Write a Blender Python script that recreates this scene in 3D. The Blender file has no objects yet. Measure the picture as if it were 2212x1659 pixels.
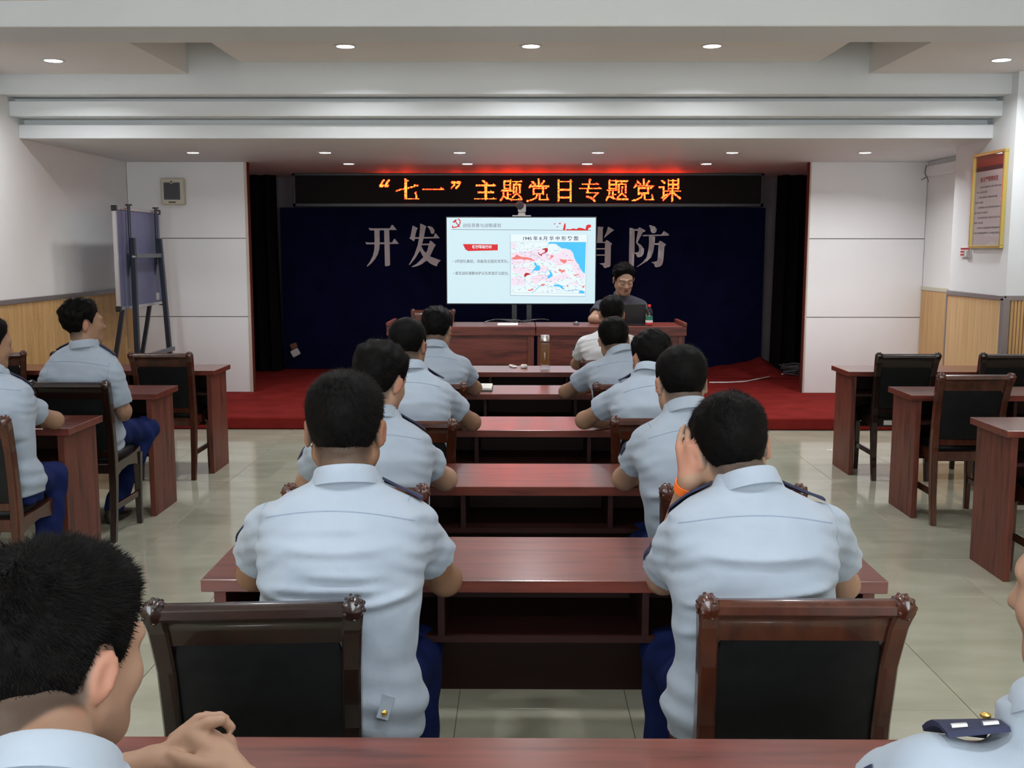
import bpy, bmesh, math, random
import numpy as np
from mathutils import Vector, Matrix
from mathutils.bvhtree import BVHTree
from mathutils.geometry import tessellate_polygon

random.seed(7); np.random.seed(7)
SC = bpy.context.scene
COL = SC.collection
PI = math.pi

# ------------------------------------------------------------------ camera
F_PX, PITCH, YAW, ROLL, CAM_H = 2258.0, 0.1283, 0.0075, 0.0007, 1.60
IMG_W, IMG_H = 2212.0, 1659.0
_fw0 = Vector((-math.sin(YAW), math.cos(YAW), 0)); _r0 = Vector((math.cos(YAW), math.sin(YAW), 0)); _u0 = Vector((0, 0, 1))
FWD = _fw0 * math.cos(PITCH) - _u0 * math.sin(PITCH)
_up = _u0 * math.cos(PITCH) + _fw0 * math.sin(PITCH)
RGT = _r0 * math.cos(ROLL) + _up * math.sin(ROLL)
UPV = _up * math.cos(ROLL) - _r0 * math.sin(ROLL)
CAM_P = Vector((0, 0, CAM_H))
cam_d = bpy.data.cameras.new('camera'); cam = bpy.data.objects.new('camera', cam_d); COL.objects.link(cam)
cam_d.sensor_fit = 'HORIZONTAL'; cam_d.sensor_width = 36.0; cam_d.lens = 36.0 * F_PX / IMG_W
cam_d.clip_start = 0.05; cam_d.clip_end = 100
cam.matrix_world = Matrix(((RGT.x, UPV.x, -FWD.x, 0), (RGT.y, UPV.y, -FWD.y, 0), (RGT.z, UPV.z, -FWD.z, CAM_H), (0, 0, 0, 1)))
SC.camera = cam

def ray(x, y):
    return FWD * F_PX + RGT * (x - IMG_W / 2) - UPV * (y - IMG_H / 2)
def at(x, y, Y):            # the point seen at pixel (x, y) at depth Y
    d = ray(x, y); return CAM_P + d * (Y / d.y)
def atz(x, y, z):           # the point seen at pixel (x, y) on a horizontal plane
    d = ray(x, y); return CAM_P + d * ((z - CAM_H) / d.z)

# ------------------------------------------------------------------ view + world
SC.view_settings.view_transform = 'Standard'; SC.view_settings.look = 'None'
SC.view_settings.exposure = 0.22; SC.view_settings.gamma = 1.0; SC.view_settings.use_curve_mapping = False
SC.cycles.use_denoising = True
SC.cycles.max_bounces = 6; SC.cycles.diffuse_bounces = 3; SC.cycles.glossy_bounces = 3; SC.cycles.transmission_bounces = 6
SC.cycles.use_adaptive_sampling = True; SC.cycles.adaptive_threshold = 0.10; SC.cycles.adaptive_min_samples = 16; SC.cycles.sample_clamp_indirect = 6.0; SC.cycles.caustics_reflective = False; SC.cycles.caustics_refractive = False
W = bpy.data.worlds.new('world'); SC.world = W; W.use_nodes = True
W.node_tree.nodes['Background'].inputs[0].default_value = (0.75, 0.87, 1.0, 1)
W.node_tree.nodes['Background'].inputs[1].default_value = 0.35

def area(name, loc, rot, sx, sy, power, col, shape='RECTANGLE', spread=PI):
    l = bpy.data.lights.new(name, 'AREA'); l.shape = shape; l.size = sx; l.size_y = sy; l.energy = power; l.color = col; l.spread = spread
    o = bpy.data.objects.new(name, l); COL.objects.link(o); o.location = loc; o.rotation_euler = rot
    return o
# daylight entering through the windows of the rear wall (behind the camera)
WIN_X = (-2.65, 0.05, 2.75)
for wx in WIN_X:
    area('window_daylight', (wx, -3.08, 1.75), (PI / 2, 0, 0), 1.9, 1.5, 90, (0.88, 0.95, 1.0))

# ------------------------------------------------------------------ materials
def mat(name, base=(.5, .5, .5), rough=.5, spec=.5, metal=0, emis=None, estr=0, trans=0, coat=0, sheen=0):
    m = bpy.data.materials.new(name); m.use_nodes = True
    b = m.node_tree.nodes['Principled BSDF']
    b.inputs['Base Color'].default_value = (*base, 1); b.inputs['Roughness'].default_value = rough
    b.inputs['Specular IOR Level'].default_value = spec; b.inputs['Metallic'].default_value = metal
    b.inputs['Transmission Weight'].default_value = trans; b.inputs['Coat Weight'].default_value = coat
    b.inputs['Sheen Weight'].default_value = sheen
    if emis: b.inputs['Emission Color'].default_value = (*emis, 1); b.inputs['Emission Strength'].default_value = estr
    return m
def nodes(m): return m.node_tree.nodes, m.node_tree.links, m.node_tree.nodes['Principled BSDF']
def noise_col(m, c1, c2, scale, vec='Object', stretch=(1, 1, 1), detail=4, lo=.35, hi=.65, bump=0, bscale=None, rand=False, dist=.001):
    n, l, b = nodes(m)
    tc = n.new('ShaderNodeTexCoord'); mp = n.new('ShaderNodeMapping'); mp.inputs['Scale'].default_value = stretch
    l.new(tc.outputs[vec], mp.inputs['Vector'])
    if rand:
        oi = n.new('ShaderNodeObjectInfo'); mu = n.new('ShaderNodeMath'); mu.operation = 'MULTIPLY'; mu.inputs[1].default_value = 37.0
        l.new(oi.outputs['Random'], mu.inputs[0]); cb = n.new('ShaderNodeCombineXYZ')
        l.new(mu.outputs[0], cb.inputs[0]); l.new(mu.outputs[0], cb.inputs[1]); l.new(mu.outputs[0], cb.inputs[2]); l.new(cb.outputs[0], mp.inputs['Location'])
    tx = n.new('ShaderNodeTexNoise'); tx.inputs['Scale'].default_value = scale; tx.inputs['Detail'].default_value = detail
    l.new(mp.outputs[0], tx.inputs['Vector'])
    r = n.new('ShaderNodeValToRGB'); r.color_ramp.elements[0].position = lo; r.color_ramp.elements[1].position = hi
    r.color_ramp.elements[0].color = (*c1, 1); r.color_ramp.elements[1].color = (*c2, 1)
    l.new(tx.outputs[0], r.inputs[0]); l.new(r.outputs[0], b.inputs['Base Color'])
    if bump:
        t2 = tx
        if bscale:
            t2 = n.new('ShaderNodeTexNoise'); t2.inputs['Scale'].default_value = bscale; t2.inputs['Detail'].default_value = 3; l.new(tc.outputs[vec], t2.inputs['Vector'])
        bp = n.new('ShaderNodeBump'); bp.inputs['Strength'].default_value = bump; bp.inputs['Distance'].default_value = dist
        l.new(t2.outputs[0], bp.inputs['Height']); l.new(bp.outputs[0], b.inputs['Normal'])
    return m

M = {}
M['white_paint'] = noise_col(mat('white_paint', rough=.7, spec=.3), (.82, .815, .80), (.86, .855, .84), 1.3, bump=.15, bscale=60)
M['white_panel'] = noise_col(mat('white_panel', rough=.32, spec=.45), (.80, .79, .79), (.84, .83, .825), 1.1, stretch=(1, 1, .5))
M['ceiling'] = noise_col(mat('ceiling_paint', rough=.8, spec=.2), (.80, .77, .74), (.84, .81, .78), .9)
M['beam'] = noise_col(mat('beam_paint', rough=.6, spec=.3), (.74, .765, .77), (.78, .80, .80), .8)
M['groove'] = mat('groove_metal', (.22, .19, .17), .35, .5, .6)
M['trim_metal'] = mat('trim_metal', (.30, .27, .27), .38, .5, .5)
M['trim_beige'] = mat('trim_beige', (.55, .46, .36), .4)
M['red_edge'] = mat('red_cloth_edge', (.09, .006, .006), .9)
M['oak'] = noise_col(mat('oak_wainscot', rough=.5, spec=.35), (.50, .29, .11), (.66, .42, .19), 3.0, stretch=(12, 12, .5), lo=.3, hi=.7, bump=.2)
M['oak_pale'] = noise_col(mat('oak_pale', rough=.5, spec=.35), (.52, .33, .15), (.68, .46, .24), 3.0, stretch=(14, 14, .5), lo=.3, hi=.7, bump=.2)
M['wall_grey'] = noise_col(mat('stage_wall', rough=.8), (.21, .18, .19), (.25, .215, .225), 2)
M['carpet'] = noise_col(mat('red_carpet', rough=.95, spec=.05), (.150, .014, .012), (.200, .020, .017), 5, detail=8, bump=.5, bscale=350, dist=.004)
M['navy'] = noise_col(mat('navy_fabric', rough=.9, spec=.1), (.0028, .004, .026), (.0045, .006, .036), 4, bump=.3, bscale=500)
M['black_cloth'] = mat('black_curtain', (.006, .005, .006), .9, .1)
M['letter'] = noise_col(mat('letter_foam', rough=.45), (.66, .56, .57), (.74, .64, .65), 6)
M['tile'] = noise_col(mat('floor_tile', rough=.10, spec=.55), (.33, .325, .245), (.42, .415, .325), 2.2, stretch=(1, 2.4, 1), detail=8, lo=.3, hi=.75, rand=True)
M['grout'] = mat('grout', (.16, .15, .12), .8)
def wood(name, c1, c2, c3, stretch, rough, coat=.10):
    m = mat(name, rough=rough, spec=.32, coat=coat); noise_col(m, c1, c2, 3.2, stretch=stretch, detail=6, lo=.32, hi=.68, rand=True)
    n, l, b = nodes(m); b.inputs['Coat Roughness'].default_value = .20
    ramp = [x for x in n if x.type == 'VALTORGB'][0]; e = ramp.color_ramp.elements.new(.44); e.color = (*c3, 1)
    return m
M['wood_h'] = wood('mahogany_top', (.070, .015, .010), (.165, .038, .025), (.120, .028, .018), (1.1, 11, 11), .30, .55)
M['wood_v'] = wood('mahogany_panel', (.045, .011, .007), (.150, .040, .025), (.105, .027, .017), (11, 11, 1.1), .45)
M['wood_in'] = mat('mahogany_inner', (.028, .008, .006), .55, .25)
M['wood_podium'] = wood('podium_wood', (.060, .012, .009), (.155, .034, .023), (.110, .024, .016), (1.0, 9, 9), .45)
M['chair_wood'] = noise_col(mat('chair_wood', rough=.25, spec=.4, coat=.4), (.040, .010, .005), (.078, .021, .010), 6, stretch=(3, 3, .6), rand=True)
M['chair_dark'] = noise_col(mat('chair_wood_dark', rough=.25, spec=.4, coat=.4), (.009, .004, .003), (.018, .007, .005), 6, stretch=(3, 3, .6), rand=True)
M['leather'] = noise_col(mat('black_leather', rough=.45, spec=.22), (.0035, .004, .0045), (.0055, .0065, .007), 30, bump=.15, bscale=220)
M['shirt'] = noise_col(mat('shirt_cloth', rough=.82, spec=.2, sheen=.15), (.292, .345, .412), (.325, .378, .446), 7, bump=.22, bscale=38, dist=.004)
M['shirt_white'] = noise_col(mat('shirt_white', rough=.82, spec=.2, sheen=.15), (.52, .52, .525), (.56, .56, .565), 7, bump=.22, bscale=38, dist=.004)
def cloth_folds(m, strength, dist):             # broad soft creases on top of the weave
    n, l, b = nodes(m); old = b.inputs['Normal'].links[0].from_node
    tc = n.new('ShaderNodeTexCoord'); mp = n.new('ShaderNodeMapping'); mp.inputs['Scale'].default_value = (1, 1, 2.6); l.new(tc.outputs['Object'], mp.inputs[0])
    oi = n.new('ShaderNodeObjectInfo'); l.new(oi.outputs['Random'], mp.inputs['Location'])
    tx = n.new('ShaderNodeTexNoise'); tx.noise_type = 'RIDGED_MULTIFRACTAL'; tx.inputs['Scale'].default_value = 4.2; tx.inputs['Detail'].default_value = 1.2; tx.inputs['Distortion'].default_value = .6; l.new(mp.outputs[0], tx.inputs['Vector'])
    bp = n.new('ShaderNodeBump'); bp.inputs['Strength'].default_value = strength; bp.inputs['Distance'].default_value = dist
    l.new(tx.outputs[0], bp.inputs['Height']); l.new(old.outputs[0], bp.inputs['Normal']); l.new(bp.outputs[0], b.inputs['Normal'])
for k_ in ('shirt', 'shirt_white'): cloth_folds(M[k_], .55, .02)
M['seam'] = mat('shirt_seam', (.25, .31, .40), .9, .1)
M['polo'] = noise_col(mat('polo_cloth', rough=.9, spec=.1), (.055, .055, .07), (.075, .075, .092), 9, bump=.2, bscale=60, dist=.003)
M['trousers'] = noise_col(mat('navy_trousers', rough=.85, spec=.15), (.005, .011, .062), (.008, .017, .088), 8, bump=.3, bscale=30, dist=.005)
M['epaulette'] = mat('epaulette_navy', (.008, .012, .045), .7)
M['silver'] = mat('silver', (.6, .62, .65), .3, .5, .9)
M['gold'] = mat('gold', (.75, .5, .12), .3, .5, .9)
M['shoe'] = mat('shoe_leather', (.008, .008, .009), .3)
M['hair'] = noise_col(mat('black_hair', rough=.55, spec=.06), (.0025, .0023, .0023), (.005, .0043, .004), 60)
M['plastic_white'] = mat('plastic_white', (.70, .70, .68), .35)
M['plastic_cream'] = mat('plastic_cream', (.58, .54, .42), .45)
M['plastic_black'] = mat('plastic_black', (.010, .010, .012), .35)
M['plastic_grey'] = mat('plastic_grey', (.10, .10, .11), .5)
M['rubber'] = mat('rubber', (.012, .012, .012), .7)
M['frame_gold'] = mat('frame_gold', (.70, .54, .16), .3, .5, .7)
M['paper'] = mat('paper', (.72, .72, .66), .7)
M['poster'] = mat('poster_print', (.74, .66, .66), .5)
M['poster_red'] = mat('poster_red', (.42, .06, .035), .5)
M['poster_plum'] = mat('poster_plum', (.10, .045, .06), .5)
M['ink'] = mat('ink', (.05, .03, .035), .6)
M['ink_red'] = mat('ink_red', (.45, .02, .02), .6)
M['chrome'] = mat('chrome', (.75, .75, .76), .15, .5, 1)
M['glass'] = mat('glass', (1, 1, 1), .02, .5, trans=1); nodes(M['glass'])[2].inputs['IOR'].default_value = 1.45
M['tea'] = mat('tea', (.62, .26, .05), .05, .5, trans=.75); nodes(M['tea'])[2].inputs['IOR'].default_value = 1.33
M['tea_leaf'] = mat('tea_leaf', (.12, .05, .015), .8)
M['water'] = mat('water_plastic', (.85, .88, .9), .08, .5, trans=.8)
M['cap_red'] = mat('cap_red', (.65, .02, .02), .4)
M['label_green'] = mat('label_green', (.02, .16, .10), .5)
M['label_white'] = mat('label_white', (.7, .7, .7), .5)
M['orange'] = mat('orange_strap', (.85, .16, .02), .5)
M['board_back'] = noise_col(mat('board_back', rough=.45, spec=.4), (.105, .115, .205), (.125, .135, .235), 2)
M['steel_blue'] = mat('stand_steel', (.020, .026, .040), .35, .5, .3)
M['bar_grey'] = mat('stand_bar_grey', (.09, .10, .115), .4)
M['alu'] = mat('aluminium', (.55, .53, .55), .35, .5, .8)
M['lamp_on'] = mat('lamp_diffuser', (.9, .9, .9), .4, emis=(.93, .96, 1.0), estr=16)
M['dark'] = mat('dark_recess', (.01, .01, .01), .9)
M['brown_card'] = mat('brown_card', (.22, .10, .06), .8)
M['cover_glass'] = mat('cover_glass', (.9, .9, .9), .03, .5, trans=1); nodes(M['cover_glass'])[2].inputs['IOR'].default_value = 1.5

def thin_glass(name, tint, refl=.08, rough=.02):      # clear sheet: mostly lets light pass, mirrors a little
    m = bpy.data.materials.new(name); m.use_nodes = True; n = m.node_tree.nodes; l = m.node_tree.links; n.clear()
    o = n.new('ShaderNodeOutputMaterial'); t = n.new('ShaderNodeBsdfTransparent'); g = n.new('ShaderNodeBsdfGlossy'); x = n.new('ShaderNodeMixShader'); lw0 = n.new('ShaderNodeLayerWeight'); lw0.inputs[0].default_value = .5; lw = n.new('ShaderNodeMath'); lw.operation = 'POWER'; lw.inputs[1].default_value = 4.5; l.new(lw0.outputs['Facing'], lw.inputs[0])
    t.inputs[0].default_value = (*tint, 1); g.inputs['Roughness'].default_value = rough
    ad = n.new('ShaderNodeMath'); ad.inputs[1].default_value = refl; l.new(lw.outputs[0], ad.inputs[0]); l.new(ad.outputs[0], x.inputs[0]); l.new(t.outputs[0], x.inputs[1]); l.new(g.outputs[0], x.inputs[2]); l.new(x.outputs[0], o.inputs[0])
    return m
M['cover_glass'] = thin_glass('cover_glass', (.97, .97, .97), .06)
M['glass'] = thin_glass('bottle_glass', (.90, .92, .92), .03); M['tea'] = mat('tea', (.50, .20, .035), .2); nodes(M['tea'])[2].inputs['Alpha'].default_value = .6; M['water'] = thin_glass('water_plastic', (.80, .84, .86), .06, .1)

def skin_mat(name, c):
    m = mat(name, c, .55, .35); n, l, b = nodes(m)
    pass
    at_ = n.new('ShaderNodeAttribute'); at_.attribute_name = 'tone'
    tc = n.new('ShaderNodeTexCoord'); tx = n.new('ShaderNodeTexNoise'); tx.inputs['Scale'].default_value = 18; tx.inputs['Detail'].default_value = 4
    l.new(tc.outputs['Object'], tx.inputs['Vector'])
    mx = n.new('ShaderNodeMix'); mx.data_type = 'RGBA'
    mx.inputs[6].default_value = (c[0] * .92, c[1] * .88, c[2] * .85, 1); mx.inputs[7].default_value = (c[0] * 1.08, c[1] * 1.06, c[2] * 1.04, 1)
    l.new(tx.outputs[0], mx.inputs[0])
    mul = n.new('ShaderNodeMix'); mul.data_type = 'RGBA'; mul.blend_type = 'MULTIPLY'; mul.inputs[0].default_value = 1
    l.new(mx.outputs[2], mul.inputs[6]); l.new(at_.outputs['Color'], mul.inputs[7]); l.new(mul.outputs[2], b.inputs['Base Color'])
    return m
M['skin'] = skin_mat('skin', (.29, .168, .105))
M['skin_tan'] = skin_mat('skin_tan', (.235, .130, .077))
M['skin_light'] = skin_mat('skin_light', (.345, .212, .145))

# ------------------------------------------------------------------ mesh helpers
class MB:
    def __init__(s): s.v = []; s.f = []; s.mi = []
    def add(s, vs, fs, mi=0):
        o = len(s.v); s.v += [tuple(v) for v in vs]; s.f += [tuple(i + o for i in f) for f in fs]; s.mi += [mi] * len(fs); return s
    def box(s, lo, hi, mi=0, M_=None):
        x0, y0, z0 = lo; x1, y1, z1 = hi
        vs = [(x0, y0, z0), (x1, y0, z0), (x1, y1, z0), (x0, y1, z0), (x0, y0, z1), (x1, y0, z1), (x1, y1, z1), (x0, y1, z1)]
        if M_: vs = [M_ @ Vector(v) for v in vs]
        return s.add(vs, [(0, 3, 2, 1), (4, 5, 6, 7), (0, 1, 5, 4), (1, 2, 6, 5), (2, 3, 7, 6), (3, 0, 4, 7)], mi)
    def cbox(s, lo, hi, c=.003, mi=0, M_=None):      # box with chamfered edges
        b = bmesh.new(); bmesh.ops.create_cube(b, size=1)
        for v in b.verts: v.co = Vector([(lo[i] + hi[i]) / 2 + v.co[i] * (hi[i] - lo[i]) for i in range(3)])
        bmesh.ops.bevel(b, geom=list(b.edges), offset=c, segments=1, affect='EDGES')
        b.verts.index_update()
        vs = [(M_ @ v.co if M_ else v.co.copy()) for v in b.verts]; fs = [[v.index for v in f.verts] for f in b.faces]; b.free()
        return s.add(vs, fs, mi)
    def rings(s, rings, cap=True, closed=True, mi=0):
        n = len(rings[0]); o = []; fs = []
        for r in rings: o += list(r)
        m = n if closed else n - 1
        for i in range(len(rings) - 1):
            for j in range(m):
                k = (j + 1) % n; fs.append((i * n + j, i * n + k, (i + 1) * n + k, (i + 1) * n + j))
        if cap and closed: fs.append(tuple(reversed(range(n)))); fs.append(tuple(range((len(rings) - 1) * n, len(rings) * n)))
        return s.add(o, fs, mi)
    def lathe(s, prof, c=(0, 0, 0), n=24, mi=0, M_=None):
        R = []
        for r, z in prof:
            ring = [Vector((c[0] + r * math.cos(2 * PI * j / n), c[1] + r * math.sin(2 * PI * j / n), c[2] + z)) for j in range(n)]
            R.append([M_ @ p for p in ring] if M_ else ring)
        return s.rings(R, mi=mi)
    def tube(s, path, rad, n=8, mi=0):
        path = [Vector(p) for p in path]; R = []
        rr = rad if isinstance(rad, (list, tuple)) else [rad] * len(path)
        ref = Vector((0, 0, 1))
        for i, p in enumerate(path):
            t = (path[min(i + 1, len(path) - 1)] - path[max(i - 1, 0)]).normalized()
            u = t.cross(ref)
            if u.length < .05: u = t.cross(Vector((1, 0, 0)))
            u.normalize(); w = u.cross(t).normalized()
            R.append([p + (u * math.cos(2 * PI * j / n) + w * math.sin(2 * PI * j / n)) * rr[i] for j in range(n)])
        return s.rings(R, mi=mi)
    def sweep(s, path, hx, hy, mi=0):               # rectangular section swept in a y-z path
        R = []
        for i, p in enumerate(path):
            a = Vector(path[max(i - 1, 0)]); b = Vector(path[min(i + 1, len(path) - 1)]); t = (b - a).normalized()
            nrm = Vector((0, t.z, -t.y)).normalized(); P = Vector(p); c = .25
            w = hx if not isinstance(hx, (list, tuple)) else hx[i]; d = hy if not isinstance(hy, (list, tuple)) else hy[i]
            R.append([P + Vector((sx * w, 0, 0)) + nrm * (sy * d) for sx, sy in ((-1, -1 + c), (-1 + c, -1), (1 - c, -1), (1, -1 + c), (1, 1 - c), (1 - c, 1), (-1 + c, 1), (-1, 1 - c))])
        return s.rings(R, mi=mi)
    def prism(s, poly, fn, depth, mi=0):            # flat outline given by fn(u,v,w), extruded by depth
        tri = tessellate_polygon([[Vector((x, y, 0)) for x, y in poly]]); n = len(poly)
        vs = [fn(x, y, 0) for x, y in poly] + [fn(x, y, depth) for x, y in poly]
        fs = [tuple(t) for t in tri] + [tuple(i + n for i in reversed(t)) for t in tri] + [(i, (i + 1) % n, (i + 1) % n + n, i + n) for i in range(n)]
        return s.add(vs, fs, mi)
    def mesh(s, name, mats, smooth=False):
        me = bpy.data.meshes.new(name); me.from_pydata([tuple(v) for v in s.v], [], s.f)
        for m in (mats if isinstance(mats, (list, tuple)) else [mats]): me.materials.append(m)
        if any(s.mi): me.polygons.foreach_set('material_index', s.mi)
        if smooth: me.polygons.foreach_set('use_smooth', [True] * len(me.polygons))
        me.validate(); bm = bmesh.new(); bm.from_mesh(me); bmesh.ops.recalc_face_normals(bm, faces=bm.faces); bm.to_mesh(me); bm.free()
        if smooth: me.set_sharp_from_angle(angle=math.radians(50))
        return me
    def build(s, name, mats, parent=None, smooth=False):
        return link(name, s.mesh(name, mats, smooth), parent)
def link(name, me, parent=None):
    o = bpy.data.objects.new(name, me); COL.objects.link(o)
    if parent: o.parent = parent
    return o
def tag(o, label=None, cat=None, group=None, kind=None):
    if label: o['label'] = label
    if cat: o['category'] = cat
    if group: o['group'] = group
    if kind: o['kind'] = kind
    return o
def empty(name, loc, rz=0):
    e = bpy.data.objects.new(name, None); COL.objects.link(e); e.location = loc; e.rotation_euler = (0, 0, rz); e.empty_display_size = .1
    return e
def copy_thing(root, loc, rz, label):
    r = root.copy(); COL.objects.link(r); r.location = loc; r.rotation_euler = (0, 0, rz); r['label'] = label
    for ch in root.children:
        c = ch.copy(); COL.objects.link(c); c.parent = r
        for g in ch.children:
            d = g.copy(); COL.objects.link(d); d.parent = c
    return r
def struct(name, mb, m, parent=None, smooth=False):
    o = mb.build(name, m, parent, smooth); o['kind'] = 'structure'; return o
def text_mesh(name, body, size, m, parent=None, offset=0.0, align='CENTER', extrude=0.0, sx=1.0):
    cu = bpy.data.curves.new(name, 'FONT'); cu.body = body; cu.size = size; cu.align_x = align; cu.align_y = 'CENTER'; cu.offset = offset; cu.extrude = extrude
    cu.resolution_u = 3
    o = bpy.data.objects.new(name, cu); COL.objects.link(o)
    bpy.context.view_layer.update()
    me = bpy.data.meshes.new_from_object(o.evaluated_get(bpy.context.evaluated_depsgraph_get()))
    bpy.data.objects.remove(o); me.name = name
    if sx != 1: me.transform(Matrix.Diagonal((sx, 1, 1, 1)))
    me.materials.clear(); me.materials.append(m)
    return link(name, me, parent)
FACE_CAM = Matrix(((1, 0, 0, 0), (0, 0, -1, 0), (0, 1, 0, 0), (0, 0, 0, 1)))   # text plane turned to face -Y

# ================================================================== THE ROOM
XL, XR, YB = -4.03, 4.20, 13.2          # left wall, right wall, back wall
ZS, ZST, ZC = 0.112, 2.48, 3.023        # stage floor, stage ceiling, main ceiling
YS = 9.20                               # stage front

floor = struct('floor', MB().box((XL - .1, -3.1, -.08), (XR + .1, 9.3, -.006)), M['grout'])
tile_me = MB().cbox((-.2988, -.2988, -.012), (.2988, .2988, 0), .0012).mesh('tile', M['tile'])
AX, AY = -.2167, 7.6957
rest = MB()
for i in range(-7, 8):
    for j in range(-3, 18):
        cx, cy = AX + .6 * i + .3, AY - .6 * j + .3
        if cx - .3 > XR or cx + .3 < XL: continue
        if cy > .8:
            o = link('tile', tile_me, floor); o.location = (cx, cy, 0)
        else:
            rest.box((cx - .2988, cy - .2988, -.012), (cx + .2988, cy + .2988, 0))
o = rest.build('tiles_behind', M['tile'], floor); o['kind'] = 'stuff'

# stage platform covered in red carpet
st = MB(); st.cbox((XL, YS, 0), (XR, YB, ZS), .012)
struct('stage_platform', st, M['carpet'])

# ---- left wall with fluted oak wainscot
wl = struct('wall_left', MB().box((XL - .12, -3.1, 0), (XL, YB, 3.3)), M['white_paint'])
struct('wainscot_board', MB().box((XL, -3, 0), (XL + .012, 10.84, 1.165)), M['oak'], wl)
fl = MB(); y = 3.0
while y < 10.82:
    x0, x1 = XL + .012, XL + .021
    fl.add([(x0, y, 0), (x1, y + .004, 0), (x1, y + .016, 0), (x0, y + .020, 0), (x0, y, 1.165), (x1, y + .004, 1.165), (x1, y + .016, 1.165), (x0, y + .020, 1.165)], [(0, 1, 5, 4), (1, 2, 6, 5), (2, 3, 7, 6), (4, 5, 6, 7)])
    y += .0225
o = fl.build('flutes', M['oak'], wl); o['kind'] = 'stuff'
struct('trim_1', MB().cbox((XL, -3, 1.165), (XL + .030, 10.84, 1.205), .004), M['trim_metal'], wl)

# ---- right wall, pillar and alcove
wr = struct('wall_right', MB().box((XR, -3.1, 0), (XR + .12, 8.4, 3.3)), M['white_paint'])
struct('wainscot_board', MB().box((XR - .012, -3, 0), (XR, 8.17, 1.20)), M['oak'], wr)
al = struct('wall_alcove', MB().box((4.15, 9.2, 0), (XR + .12, YB, 3.3)), M['white_paint'])
struct('wainscot_board', MB().box((4.136, 9.25, ZS), (4.15, 10.84, 1.185)), M['oak'], al)
struct('trim_2', MB().cbox((4.128, 9.25, 1.185), (4.15, 10.84, 1.225), .004), M['plastic_cream'], al)
PX, PY0, PY1 = 3.773, 8.17, 9.25
pil = struct('wall_pillar', MB().box((PX, PY0, 0), (XR + .1, PY1, 3.3)), M['beam'])
struct('wainscot_board', MB().box((PX - .014, PY0 + .03, 0), (PX, PY1, 1.205)), M['oak_pale'], pil)
struct('trim_3', MB().cbox((PX - .024, PY0 - .02, 1.205), (PX, PY1, 1.245), .004), M['trim_metal'], pil)
struct('trim_4', MB().cbox((PX - .024, PY0 - .024, 0), (PX + .030, PY0 + .035, 1.225), .004), M['trim_metal'], pil)
struct('trim_5', MB().cbox((PX - .02, PY0 - .02, 1.205), (XR, PY0, 1.245), .004), M['trim_metal'], pil)
struct('trim_6', MB().cbox((PX - .02, PY1 - .012, 0), (PX, PY1 + .012, 1.205), .003), M['trim_metal'], pil)
sl = MB(); x = PX + .04
while x < XR - .02:
    sl.box((x, PY0 - .016, 0), (x + .019, PY0, 1.205)); x += .027
o = sl.build('slats', M['oak'], pil); o['kind'] = 'stuff'

# ---- white panelled columns either side of the stage
def column(name, x0, x1, inner):
    w = struct(name, MB().box((x0, 10.865, ZS), (x1, 10.90, ZST)), M['groove'])
    for z0, z1 in ((ZS, .897), (.905, 1.704), (1.712, ZST)):
        o = MB().cbox((x0 + .004, 10.85, z0), (x1 - .02 if inner > 0 else x1 - .004, 10.866, z1), .002).build('panel', M['white_panel'], w)
    e = x1 if inner > 0 else x0
    return w, e
cl, _ = column('wall_stage_left', XL, -2.800, 1)
struct('trim_7', MB().cbox((-2.822, 10.842, ZS), (-2.796, 10.91, ZST), .002), M['trim_beige'], cl)
struct('trim_8', MB().box((-2.796, 10.86, ZS), (-2.788, 10.93, ZST)), M['red_edge'], cl)
cr, _ = column('wall_stage_right', 2.955, 4.15, -1)
struct('trim_9', MB().cbox((2.951, 10.842, ZS), (2.966, 10.91, ZST), .002), M['trim_beige'], cr)
struct('trim_10', MB().box((2.943, 10.86, ZS), (2.951, 10.93, ZST)), M['red_edge'], cr)
struct('wall_back', MB().box((XL, YB, 0), (XR, YB + .12, 3.3)), M['wall_grey'])

# ---- rear wall with windows (behind the camera)
rw = MB(); xs = [XL - .12]
for wx in WIN_X: xs += [wx - .95, wx + .95]
xs.append(XR + .12)
for i in range(0, len(xs), 2): rw.box((xs[i], -3.1, 0), (xs[i + 1], -2.98, 3.3))
for wx in WIN_X: rw.box((wx - .95, -3.1, 0), (wx + .95, -2.98, 1.0)); rw.box((wx - .95, -3.1, 2.5), (wx + .95, -2.98, 3.3))
struct('wall_rear', rw, M['white_paint'])
for n_, wx in enumerate(WIN_X):
    f = MB()
    for a, b in (((-.95, 1.0), (.95, 1.05)), ((-.95, 2.45), (.95, 2.5)), ((-.95, 1.05), (-.9, 2.45)), ((.9, 1.05), (.95, 2.45)), ((-.025, 1.05), (.025, 2.45))):
        f.box((wx + a[0], -3.05, a[1]), (wx + b[0], -3.0, b[1]))
    struct('window_%d' % (n_ + 1), f, M['plastic_white'])

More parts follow.
